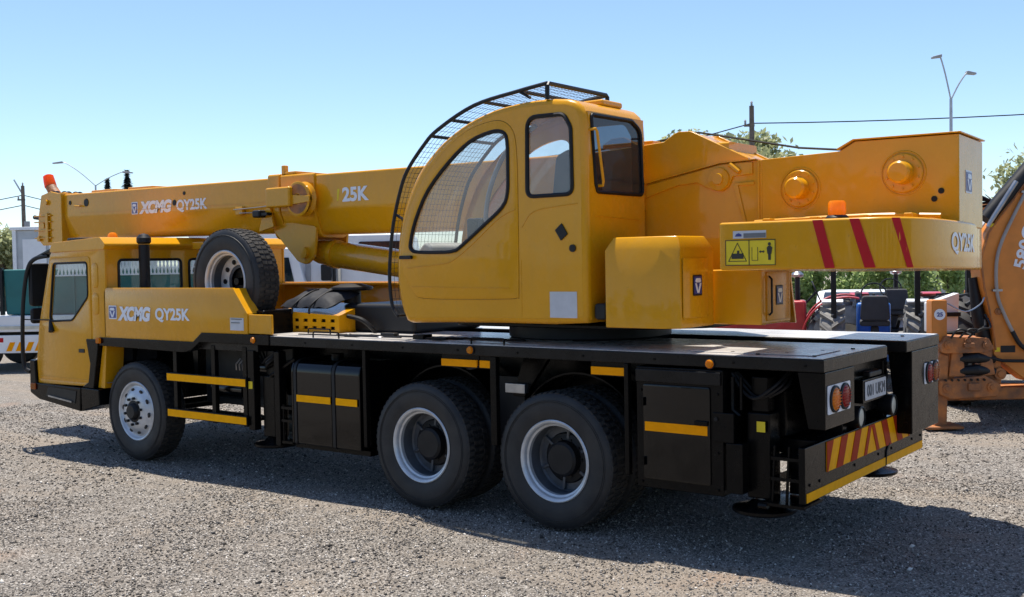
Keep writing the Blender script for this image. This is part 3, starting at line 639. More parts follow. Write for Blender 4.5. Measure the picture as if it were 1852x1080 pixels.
# ------------------------------------------------------------------ driver's cab
def driver_cab():
    O = [(-7.26, .74), (-7.28, 1.0), (-7.21, 1.40), (-6.93, 2.20), (-6.86, 2.27), (-5.88, 2.315), (-5.845, 2.28), (-5.86, 1.29), (-6.02, 1.28), (-6.17, .76)]
    win = rounded([(-6.855, 2.11), (-6.175, 2.115), (-6.175, 1.74), (-6.50, 1.475), (-6.97, 1.455)], [.04, .05, .10, .12, .06])
    door = rounded([(-7.22, .79), (-7.235, 1.02), (-7.17, 1.40), (-6.915, 2.16), (-6.13, 2.175), (-6.135, 1.30), (-6.19, .79)], [.03, .02, .05, .06, .05, .02, .03])
    body = panel('cab_body', O, [inset(door, -.008)], 'side', .0, .03, 'yellow', CR, bevel=.008)
    dr = panel('cab_door', door, [win], 'side', -.006, .03, 'yellow', CR, bevel=.006)
    b = MB(); b.tube([(u, .02, v) for u, v in inset(door, -.004)], .009, 6, closed=True); b.build('door_gap_shade', 'rubber_seal', dr)  # black tube laid in the door gap to paint its shade
    b = MB(); b.tube([(u, -.004, v) for u, v in win], .013, 6, closed=True); b.build('window_seal', 'rubber_seal', dr)
    pane('window_pane', win, 'side', .006, 'glass_cab', dr)
    b = MB(); b.box(-6.38, -6.27, -.016, -.004, 1.12, 1.16); b.build('door_handle', 'plastic_dark', dr, bevel=.005)
    b = MB(); b.box(-7.2, -6.20, -.012, -.005, .815, .825); b.build('door_crease', 'yellow', dr)
    # roof cap with rounded edges
    b = MB(); b.prism(rounded([(-6.93, 2.235), (-6.86, 2.345), (-5.90, 2.385), (-5.80, 2.30), (-5.84, 2.25)], [.03, .06, .06, .03, 0], 5), 'xz', -.015, 2.515); b.build('cab_roof', 'yellow', CR, bevel=.03, seg=4)
    # pressed pillar slots behind the door
    for (z0, z1) in ((1.84, 2.10), (1.55, 1.77)):
        pl = rounded(rect(-6.09, -5.98, z0, z1), .05); pn = panel('pillar_pressing', pl, [], 'side', -.007, .006, 'yellow', body, bevel=.002)
        b = MB(); b.tube([(u, -.002, v) for u, v in inset(pl, -.003)], .004, 5, closed=True); b.build('pressing_edge', 'yellow', body)
    # far side, rear wall, front
    panel('cab_far_side', O, [inset(win, -.01)], 'far', 2.5, .03, 'yellow', CR, bevel=.008)
    pane('window_pane', win, 'far', 2.49, 'glass_cab', CR)
    rw1 = rounded(rect(.17, .97, 1.79, 2.135), .05); rw2 = rounded(rect(1.08, 1.42, 1.79, 2.135), .05); rw3 = rounded(rect(1.53, 2.33, 1.79, 2.135), .05)
    w = panel('cab_rear_wall', rect(.032, 2.468, 1.25, 2.29), [rw1, rw2, rw3], 'rear', -5.85, .03, 'yellow', CR)
    for rw in (rw1, rw2, rw3):
        b = MB(); b.tube([(-5.848, u, v) for u, v in rw], .016, 6, closed=True); b.build('window_seal', 'rubber_seal', w)
        pane('window_pane', rw, 'rear', -5.86, 'glass_cab', w)
    fp = lambda z: -7.28+.07*(z-1.0)/.4 if z < 1.4 else -7.21+.28*(z-1.4)/.8
    b = MB(); b.add([(fp(z)+.005, y, z) for z in (.74, 1.0, 1.36) for y in (.031, 2.469)], [(0, 1, 3, 2), (2, 3, 5, 4)]); b.build('cab_front', 'yellow', CR)
    b = MB(); b.add([(fp(z)+.008, y, z) for z in (1.4, 2.17) for y in (.06, 2.44)], [(0, 1, 3, 2)]); b.build('windscreen', 'glass_cab', CR)
    b = MB(); b.tube([(fp(z)+.004, y, z) for z, y in ((1.38, .045), (1.38, 2.455), (2.19, 2.455), (2.19, .045))], .022, 6, closed=True); b.build('window_seal', 'rubber_seal', CR)
    b = MB(); b.add([(x, y, .80) for x, y in ((-7.25, .04), (-5.9, .04), (-5.9, 2.46), (-7.25, 2.46))], [(0, 1, 2, 3)]); b.build('cab_floor', 'cabin_grey', CR)
    # sun visor, mirrors, wipers
    b = MB(); b.prism([(-6.90, 2.26), (-7.22, 2.19), (-7.23, 2.205), (-6.90, 2.29)], 'xz', .0, 2.5); b.build('sun_visor', 'plastic_dark', CR, bevel=.004)
    b = MB(); pts = catmull([(-7.02, .03, 2.20), (-7.22, -.02, 2.17), (-7.33, -.05, 2.06), (-7.42, -.06, 1.75), (-7.47, -.06, 1.40), (-7.49, -.05, .95), (-7.41, -.02, .86)], 6); b.tube(pts, .024, 8); ma = b.build('mirror_arm', 'plastic_dark', CR)
    b = MB(); b.tube([(-7.47, -.055, 1.47), (-7.0, -.02, 1.47), (-6.97, .0, 1.47)], .008, 6); b.tube([(-6.96, .0, 1.47), (-6.90, -.03, 1.34)], [.02, .035], 8); b.build('mirror_stay', 'plastic_dark', ma)
    b = MB(); b.prism(rounded(rect(-.03, .22, 1.62, 2.12), .05), 'yz', -7.38, -7.31); b.build('mirror_head', 'plastic_dark', ma, bevel=.02, seg=3)
    b = MB(); b.prism(rounded(rect(-.02, .20, 1.42, 1.60), .04), 'yz', -7.38, -7.32); b.build('mirror_head', 'plastic_dark', ma, bevel=.02, seg=3)
    b = MB(); b.tube(catmull([(-7.05, 2.47, 2.22), (-7.30, 2.54, 2.16), (-7.43, 2.56, 1.9), (-7.45, 2.56, 1.4)], 5), .022, 8); mb = b.build('mirror_arm', 'plastic_dark', CR)
    b = MB(); b.prism(rounded(rect(2.48, 2.68, 1.5, 2.0), .04), 'yz', -7.42, -7.35); b.build('mirror_head', 'plastic_dark', mb, bevel=.02)
    for y in (.18, .55):
        b = MB(); b.box(-6.88, -6.60, y, y+.18, 2.362, 2.40); b.build('roof_fitting', 'plastic_dark', CR, bevel=.015)
    b = MB(); b.lathe([(.06, 0), (.06, .02), (.05, .07), (.03, .09), (.001, .095)], (-6.62, .6, 2.37), (0, 0, 1), 20, closed=False); b.build('beacon', 'amber_lens', CR)
    # interior
    b = MB(); b.prism(rounded([(-7.15, .85), (-6.85, .85), (-6.85, 1.28), (-7.12, 1.38)], .05), 'xz', .08, 2.42); b.build('dashboard', 'plastic_dark', CR, bevel=.02)
    for y in (.5, 1.95):
        b = MB(); b.prism(rounded([(-6.45, 1.0), (-6.45, 1.15), (-6.12, 1.15), (-6.05, 1.62), (-5.95, 1.62), (-6.0, 1.0)], .04), 'xz', y-.24, y+.24); st = b.build('seat', 'seat_cloth', CR, bevel=.03, seg=3)
    b = MB(); b.tube([(-6.72+.05*math.cos(a)*1.0, .5+.22*math.cos(a), 1.42+.2*math.sin(a)) for a in np.linspace(0, 2*math.pi, 25)[:-1]], .014, 8, closed=True); b.tube([(-6.95, .5, 1.25), (-6.74, .5, 1.42)], .025, 8); b.build('steering_wheel', 'plastic_dark', CR)
    # bumper and step
    b = MB(); b.prism([(-7.40, 1.0), (-7.41, .62), (-7.22, .55), (-6.36, .465), (-6.34, .73), (-7.0, .735), (-7.27, .74), (-7.29, 1.0)], 'xz', -.03, 2.53); bm_ = b.build('front_bumper', 'black', CR, bevel=.015)
    b = MB(); b.prism([(-6.335, .47), (-5.98, .56), (-5.99, .73), (-6.335, .735)], 'xz', -.028, .42); b.build('step_box', 'black', CR, bevel=.012)
    b = MB(); b.prism([(-7.05, .60), (-6.45, .55), (-6.42, .69), (-7.0, .71)], 'xz', -.036, -.031); b.build('step_recess', 'rubber_seal', bm_)
    b = MB(); b.prism([(-6.98, .598), (-6.50, .558), (-6.50, .575), (-6.98, .615)], 'xz', -.052, -.037); b.build('step_plate', 'steel', bm_)
    b = MB(); b.box(-7.37, -7.26, -.05, -.03, .66, .735); b.build('indicator_lamp', 'amber_dark', bm_, bevel=.015)
    # black wheel-arch strips and the yellow inner fender
    b = MB(); b.prism([(-6.225, 1.275), (-5.98, 1.275), (-6.00, 1.15), (-6.10, .735), (-6.335, .737), (-6.20, .80), (-6.155, 1.0)], 'xz', -.02, .30); b.build('wheel_arch', 'black', CR, bevel=.01)
    b = MB(); b.prism([(-5.97, 1.24), (-5.90, 1.24), (-5.96, .74), (-6.09, .74)], 'xz', .03, .25); b.build('inner_fender', 'yellow', CR, bevel=.006)
    b = MB(); b.prism([(-5.978, 1.30), (-5.978, 1.21), (-4.50, 1.19), (-4.36, 1.215), (-4.22, 1.30), (-3.18, 1.30), (-3.18, 1.395), (-4.19, 1.395), (-4.33, 1.30)], 'xz', -.012, .10); b.build('fender_band', 'black', CR, bevel=.008)
    b = MB(); b.box(-6.0, -5.93, -.045, -.012, 1.235, 1.295); b.build('marker_lamp', 'amber_lens', CR, bevel=.012)
    b = MB(); b.prism([(-5.98, 1.30), (-5.98, .9), (-5.9, 1.2), (-4.9, 1.2), (-4.85, .8), (-4.82, .8), (-4.8, 1.3)], 'xz', .40, .42); b.build('wheel_arch', 'black', CR)
    # side covers with lettering
    for side, (ya, yb) in (('side', (0, .035)), ('far', (2.465, 2.5))):
        P = [(-5.875, 1.305), (-4.335, 1.305), (-4.20, 1.40), (-3.50, 1.402), (-3.50, 1.59), (-3.70, 1.83), (-5.83, 1.83), (-5.875, 1.79)]
        if side == 'side': pn = panel('side_cover', P, [], 'side', 0, .03, 'yellow', CR, bevel=.006); main = pn
        else: pn = panel('side_cover', P, [], 'far', 2.5, .03, 'yellow', CR, bevel=.006)
        y0 = .0 if side == 'side' else 2.3
        b = MB(); b.box(-5.80, -3.72, ya+.032 if side == 'side' else 2.30, .16 if side == 'side' else 2.468, 1.805, 1.825); b.build('cover_flange', 'yellow', pn)
        if side == 'side':
            b = MB(); b.prism([(-3.50, 1.59), (-3.70, 1.83), (-3.72, 1.83), (-3.52, 1.59)], 'xz', .032, .16); b.build('cover_flange', 'yellow', pn)
            b = MB(); b.box(-3.495, -3.165, .012, .04, 1.402, 1.585); b.build('cover_end', 'yellow', pn, bevel=.006)
    emblem(main, -5.775, -5.655, 1.515, 1.635, 'side', 0)
    text('lettering', 'XCMG', -5.62, -5.03, 1.487, 1.64, 'side', 0, 'white_decal', main, shear=.2, bold=.06)
    text('lettering', 'QY25K', -4.95, -4.375, 1.485, 1.63, 'side', 0, 'white_decal', main, bold=.034)
    lb = flat('label_plate', rect(-3.745, -3.545, 1.43, 1.55), 'side', 0, 'grey_decal', main)
    flat('label_print', rect(-3.725, -3.60, 1.50, 1.506), 'side', -.004, 'ink', lb); flat('label_print', rect(-3.73, -3.57, 1.535, 1.541), 'side', -.004, 'ink', lb)
    # snorkel, brackets, boom rest
    b = MB(); b.tube([(-5.68, .38, 1.5), (-5.68, .38, 2.30)], .058, 18); sn = b.build('air_intake', 'plastic_dark', CR)
    b = MB(); b.lathe([(.001, .085), (.05, .072), (.078, .035), (.078, -.01), (.06, -.03), (.001, -.03)], (-5.68, .38, 2.335), (0, 0, 1), 20, closed=False); b.build('intake_cap', 'plastic_dark', sn)
    b = MB(); b.prism([(-5.50, 1.3), (-5.30, 1.3), (-5.25, 2.20), (-5.35, 2.32), (-5.55, 2.32)], 'xz', .98, 1.06); b.prism([(-5.50, 1.3), (-5.30, 1.3), (-5.25, 2.20), (-5.35, 2.32), (-5.55, 2.32)], 'xz', 1.44, 1.52); b.box(-5.6, -5.3, .95, 1.55, 2.24, 2.325); b.build('boom_rest', 'yellow', CR, bevel=.01)
    b = MB(); b.prism([(-4.35, 1.3), (-4.2, 1.3), (-3.85, 1.3), (-3.5, 1.30), (-3.5, 1.42), (-3.9, 1.5)], 'xz', .2, .42); b.build('spare_cradle', 'black', CR, bevel=.01)
    b = MB(); b.box(-3.52, -3.40, .12, .5, 1.385, 1.62); b.build('spare_cradle', 'black', CR, bevel=.02)
    b = MB(); b.box(-4.1, -3.9, .46, .6, 1.3, 1.95); b.cyl((-4.02, .372, 1.89), (-4.02, .46, 1.89), .165, 24); b.cyl((-4.02, .30, 1.89), (-4.02, .38, 1.89), .04, 12); b.build('spare_carrier', 'black', CR, bevel=.006)
driver_cab()

# ------------------------------------------------------------------ deck fittings between spare and turntable
def deck_fittings():
    # perforated yellow step box
    holes = []
    for r in range(2):
        for k in range(6): holes.append(rect(-3.50+k*.125, -3.44+k*.125, 1.425+r*.07, 1.455+r*.07))
    bx = panel('step_box', [(-3.56, 1.39), (-2.76, 1.39), (-2.76, 1.56), (-3.60, 1.60)], holes, 'side', .48, .012, 'yellow', CR)
    b = MB(); b.add([(-3.60, .493, 1.60), (-2.76, .493, 1.56), (-2.86, .95, 1.66), (-3.60, .95, 1.66)], [(0, 1, 2, 3)]); b.add([(-2.76, .493, 1.39), (-2.76, .493, 1.56), (-2.86, .95, 1.66), (-2.86, .95, 1.39)], [(0, 1, 2, 3)]); b.add([(-3.58, .50, 1.40), (-2.78, .50, 1.40), (-2.78, .93, 1.40), (-3.58, .93, 1.40)], [(0, 1, 2, 3)]); b.build('box_cover', 'yellow', bx)
    b = MB(); b.add([(-3.57, .51, 1.395), (-2.79, .51, 1.395), (-2.79, .51, 1.545), (-3.59, .51, 1.58)], [(0, 1, 2, 3)]); b.build('box_dark_backing', 'hub_black', bx)  # black sheet standing in for the unlit inside behind the holes
    b = MB(); b.box(-2.98, -2.05, .75, 1.75, 1.39, 1.66); e = b.build('oil_tank', 'plastic_dark', CR, bevel=.04, seg=3)
    b = MB(); b.cyl((-3.0, .9, 1.66), (-3.0, .9, 1.78), .085, 18); st = b.build('breather', 'plastic_dark', e)
    b = MB(); b.lathe([(.001, .055), (.10, .05), (.20, .02), (.205, 0), (.18, -.015), (.001, -.015)], (-3.0, .9, 1.80), (0, 0, 1), 28, closed=False); b.build('breather_cap', 'rim_paint' if False else 'hub_black', e)
    b = MB(); b.tube(catmull([(-2.76, .6, 1.55), (-2.6, .62, 1.52), (-2.52, .66, 1.45), (-2.5, .7, 1.40)], 5), .022, 8); b.build('hose', 'rubber_seal', CR)
    for p in ([(-2.6, .30, 1.395), (-1.9, .34, 1.40), (-1.1, .36, 1.40), (-.5, .37, 1.40)], [(-3.0, .20, 1.395), (-2.2, .22, 1.398), (-1.75, .25, 1.398)]):
        b = MB(); b.tube(catmull(p, 4), .012, 6); b.build('deck_hose', 'rubber_seal', CR)
    b = MB(); b.box(-2.05, -1.88, .30, .37, 1.386, 1.43); b.build('hose_clamp', 'plastic_dark', CR, bevel=.01)
deck_fittings()
def bag():
    me = MB(); n = 16; m_ = 10
    v = []; f = []
    for j in range(m_+1):
        for i in range(n+1):
            u, w = i/n, j/m_
            ed = min(u, 1-u, w, 1-w); h = .075*min(1, ed*6)**.6
            v.append((-.34+.68*u+.02*math.sin(w*9), -.2+.42*w, h*(1+.12*math.sin(u*14)*math.sin(w*11))+.008*math.sin(u*25+w*7)+.12*w))
    for j in range(m_):
        for i in range(n): f.append((j*(n+1)+i, j*(n+1)+i+1, (j+1)*(n+1)+i+1, (j+1)*(n+1)+i))
    k0 = len(v); v += [(p[0]*.97, p[1]*.97, p[1]*.286+.057-.01) for p in v[:k0]]; f += [tuple(q+k0 for q in reversed(F)) for F in f[:]]
    me.add(v, f); o = me.build('tool_bag', 'bag_cloth', angle=60); o.location = (-3.22, .66, 1.635)
    tag(o, 'black padded bag lying on the perforated yellow deck box', 'bag')
    for x in (-.12, .12):
        b = MB(); b.tube(catmull([(x-.02, -.22, -.06), (x, -.215, .02), (x+.02, -.05, .125), (x+.01, .1, .165)], 4), .010, 6); b.build('strap', 'rubber_seal', o)
bag()

# ------------------------------------------------------------------ operator's cab on the turntable
YN, YF = .05, .93
def crane_cab():
    O = catmull([(-1.50, 1.56), (-1.565, 1.70), (-1.60, 1.93), (-1.592, 2.12), (-1.55, 2.35), (-1.475, 2.55), (-1.35, 2.76), (-1.19, 2.92), (-1.01, 3.045), (-.79, 3.15), (-.54, 3.22), (-.27, 3.252), (-.04, 3.255), (.16, 3.235)], 3)
    O += [(.235, 3.21), (.285, 3.165), (.312, 3.10), (.32, 3.0), (.32, 2.6), (.32, 2.2), (.32, 1.63), (.30, 1.575)]
    O += [(.0, 1.56), (-.5, 1.56), (-1.0, 1.555), (-1.40, 1.545), (-1.46, 1.545)]
    win = catmull([(-1.425, 2.21), (-1.36, 2.40), (-1.22, 2.63), (-.99, 2.845), (-.77, 2.99), (-.56, 3.048), (-.44, 3.04), (-.395, 2.97), (-.392, 2.75), (-.40, 2.57), (-.455, 2.46), (-.65, 2.32), (-.89, 2.16), (-.95, 2.135), (-1.05, 2.125), (-1.32, 2.13), (-1.41, 2.15)], 3, True)
    door = catmull([(-1.525, 2.12), (-1.50, 2.28), (-1.43, 2.48), (-1.27, 2.72), (-1.05, 2.925), (-.80, 3.075), (-.56, 3.128), (-.43, 3.115), (-.345, 3.04), (-.315, 2.90), (-.308, 2.6), (-.31, 2.18), (-.315, 1.80), (-.33, 1.765), (-.42, 1.755), (-.9, 1.75), (-1.30, 1.755), (-1.40, 1.80), (-1.50, 1.95)], 3, True)
    w2 = rounded([(-.205, 3.13), (.135, 3.125), (.195, 3.02), (.20, 2.53), (-.215, 2.53)], [.09, .08, .1, .06, .06], 5)
    rings = [(YN, .045), (YN+.006, .022), (YN+.02, .006), (YN+.045, 0), (YF-.045, 0), (YF-.02, .006), (YF-.006, .022), (YF, .045)]
    R = [[(u, y, v) for u, v in inset(O, d)] for y, d in rings]; L = len(O)
    isglass = lambda i: O[i][0] < -.75 and O[i][1] > 1.93 and O[(i+1) % L][1] > 1.93
    isrear = lambda i: O[i][0] > .31 and O[(i+1) % L][0] > .31 and O[i][1] > 1.6
    for nm, rset, mt, cond in (('cab_shell', (0, 1, 2, 4, 5, 6), 'yellow', lambda i: True), ('cab_roof', (3,), 'yellow', lambda i: not isglass(i) and not isrear(i) and O[i][1] > 2.5), ('cab_underside', (3,), 'yellow', lambda i: not isglass(i) and not isrear(i) and O[i][1] <= 2.5), ('windscreen', (3,), 'glass_refl_haze', isglass)):
        b = MB()
        for k in rset:
            for i in range(L):
                if cond(i):
                    j = (i+1) % L; b.add([R[k][i], R[k][j], R[k+1][j], R[k+1][i]], [(0, 1, 2, 3)])
        me_o = b.build(nm, mt, CR, smooth=True, recalc=False)
        bm = bmesh.new(); bm.from_mesh(me_o.data); bmesh.ops.remove_doubles(bm, verts=bm.verts, dist=1e-5); bmesh.ops.recalc_face_normals(bm, faces=bm.faces); bm.to_mesh(me_o.data); bm.free()
        me_o.data.polygons.foreach_set('use_smooth', [True]*len(me_o.data.polygons)); me_o.data.set_sharp_from_angle(angle=math.radians(50))
    Oi = inset(O, .0455)
    sp = panel('cab_side', Oi, [inset(door, -.007), w2], 'side', YN, .025, 'yellow', CR)
    dr = panel('cab_door', door, [win], 'side', YN-.006, .03, 'yellow', CR, bevel=.004)
    b = MB(); b.tube([(u, YN+.012, v) for u, v in inset(door, -.004)], .010, 6, closed=True); b.build('door_gap_shade', 'rubber_seal', dr)  # dark tube draws the shade between door and cab side
    b = MB(); b.tube([(u, YN-.006, v) for u, v in win], .016, 6, closed=True); b.build('window_seal', 'rubber_seal', dr)
    pane('window_pane', win, 'side', YN+.004, 'glass_refl_haze', dr)
    b = MB(); b.tube([(u, YN-.001, v) for u, v in w2], .017, 6, closed=True); b.build('window_seal', 'rubber_seal', sp)
    pane('window_pane', w2, 'side', YN+.006, 'glass_refl_haze', sp)
    b = MB(); b.prism(rounded(rect(-1.535, -1.40, 2.075, 2.105), .01), 'xz', YN-.035, YN-.008); b.build('door_handle', 'plastic_dark', dr, bevel=.006)
    # pressed crease lines
    b = MB(); b.tube([(u, YN-.0065, v) for u, v in catmull([(-1.47, 2.00), (-1.1, 2.03), (-.96, 2.06), (-.75, 2.19), (-.50, 2.37), (-.33, 2.44)], 5)], .005, 5); b.tube([(u, YN-.0065, v) for u, v in [(-1.42, 1.845), (-.40, 1.835)]], .004, 5); b.build('door_crease', 'yellow', dr)
    b = MB(); b.tube([(u, YN-.0005, v) for u, v in catmull([(-.27, 2.30), (-.20, 2.39), (-.10, 2.43), (.10, 2.45), (.24, 2.46)], 5)], .005, 5); b.tube([(-.285, YN, 2.05), (-.285, YN, 1.62)], .003, 5); b.build('side_crease', 'yellow', sp)
    flat('sticker', rect(-.02, .225, 1.612, 1.808), 'side', YN, 'grey_decal', sp, .003)
    b = MB(); b.prism([(.04, 2.268), (.102, 2.318), (.155, 2.236), (.093, 2.188)], 'xz', YN-.012, YN-.001); vt = b.build('vent', 'plastic_dark', sp, bevel=.004)
    b = MB(); b.cyl((.196, YN-.012, 2.13), (.196, YN-.001, 2.13), .028, 16); b.build('lock', 'plastic_dark', sp)
    # far side, rear wall
    panel('cab_side', Oi, [win, w2], 'far', YF, .025, 'yellow', CR)
    pane('window_pane', win, 'far', YF-.006, 'glass_refl_haze', CR); pane('window_pane', w2, 'far', YF-.006, 'glass_refl_haze', CR)
    rw = rounded([(.125, 3.11), (.70, 3.115), (.835, 3.05), (.86, 2.545), (.20, 2.545), (.175, 2.60)], [.03, .10, .10, .05, .03, .03], 5)
    rwl = panel('cab_rear_wall', rect(YN+.045, YF-.045, 1.60, 3.135), [rw], 'rear', .32, .025, 'yellow', CR)
    b = MB(); b.tube([(.322, u, v) for u, v in rw], .016, 6, closed=True); b.build('window_seal', 'rubber_seal', rwl)
    pane('window_pane', rw, 'rear', .316, 'glass_dark', rwl)
    b = MB(); b.tube([(.32, .11, 3.0), (.37, .115, 3.0), (.375, .125, 2.98), (.375, .20, 2.62), (.37, .20, 2.59), (.32, .20, 2.59)], .011, 8); b.build('grab_rail', 'yellow', rwl)
    b = MB(); b.tube([(.322, .16, 2.37), (.322, .80, 2.35)], .004, 5); b.build('rear_crease', 'yellow', rwl)
    b = MB(); b.prism(rounded(rect(.34, .44, 1.60, 1.72), .03), 'xz', .10, .3); b.build('cab_mount', 'plastic_dark', CR, bevel=.015)
    # interior
    b = MB(); b.box(-1.45, .29, YN+.05, YF-.05, 1.575, 1.60); b.build('cab_floor', 'cabin_grey', CR)
    b = MB(); b.prism(rounded([(-.62, 1.95), (-.62, 2.10), (-.22, 2.10), (-.12, 2.85), (.0, 2.90), (.06, 2.85), (-.02, 1.95)], .06), 'xz', .28, .74); b.build('seat', 'seat_cloth', CR, bevel=.04, seg=3)
    b = MB(); b.box(-.55, -.05, .35, .67, 1.60, 1.95); b.build('seat_base', 'plastic_dark', CR, bevel=.02)
    for y in (.20, .82):
        b = MB(); b.prism(rounded([(-.9, 2.02), (-.86, 2.16), (-.3, 2.16), (-.3, 2.02)], .04), 'xz', y-.06, y+.06); c = b.build('console', 'cabin_grey', CR, bevel=.02)
        b = MB(); b.tube([(-.78, y, 2.16), (-.79, y, 2.30)], .012, 8); b.lathe([(.001, -.05), (.028, -.04), (.03, .02), (.015, .05), (.001, .055)], (-.79, y, 2.33), (0, 0, 1), 12, closed=False); b.build('joystick', 'plastic_dark', c)
    b = MB(); b.prism(rounded([(-1.50, 1.62), (-1.54, 2.05), (-1.36, 2.22), (-1.28, 2.18), (-1.25, 1.62)], .05), 'xz', .14, .84); b.build('dashboard', 'seat_light', CR, bevel=.03, seg=3)
    b = MB(); b.box(-1.30, -1.12, .62, .82, 2.22, 2.42); b.build('display', 'plastic_dark', CR, bevel=.02)
    b = MB(); b.tube([(u, .50, v) for u, v in catmull([(-.45, 3.13), (-.75, 2.95), (-.95, 2.6), (-1.0, 2.2)], 6)], .02, 8); b.build('grab_tube', 'cabin_grey', CR)
    # guard over windscreen and roof
    G = catmull([(-1.60, 1.60), (-1.66, 1.68), (-1.685, 1.85), (-1.68, 2.05), (-1.635, 2.35), (-1.56, 2.60), (-1.465, 2.80), (-1.275, 3.00), (-1.11, 3.12), (-.73, 3.275), (-.29, 3.34), (-.02, 3.37)], 5)
    ya, yb = .06, .90
    b = MB()
    for y in (ya, yb): b.tube([(u, y, v) for u, v in G], .016, 8)
    b.tube([(-.02, ya, 3.25), (-.02, ya, 3.355), (-.02, ya+.02, 3.37), (-.02, yb-.02, 3.37), (-.02, yb, 3.355), (-.02, yb, 3.25)], .018, 8)
    b.tube([(-1.60, ya, 1.60), (-1.60, yb, 1.60)], .016, 8)
    gd = b.build('guard_frame', 'plastic_dark', CR)
    for k in (38, 42, 46, 50): 
        u, v = G[min(k, len(G)-1)]; b = MB(); b.tube([(u, ya, v), (u, yb, v)], .014, 8); b.build('guard_bar', 'plastic_dark', gd)
    for k in (22, 50):
        u, v = G[k]; b = MB(); b.tube([(u, ya, v), (u+.10, ya+.02, v-.06)], .012, 6); b.build('guard_stay', 'plastic_dark', gd)
    Gi = inset(G+[(0, 2.0)], .012)[:len(G)]
    b = MB()
    for y in np.arange(ya+.045, yb, .045): b.tube([(u, y, v) for u, v in Gi], .0019, 3, caps=False)
    acc = 0
    for i in range(1, len(Gi)):
        acc += math.dist(Gi[i], Gi[i-1])
        if acc > .04: acc = 0; b.tube([(Gi[i][0], ya, Gi[i][1]), (Gi[i][0], yb, Gi[i][1])], .0019, 3, caps=False)
    b.build('guard_mesh', 'plastic_dark', gd)
    b = MB(); b.box(.02, .22, .45, .75, 3.22, 3.272); b.build('roof_hatch', 'yellow', CR, bevel=.02)
crane_cab()

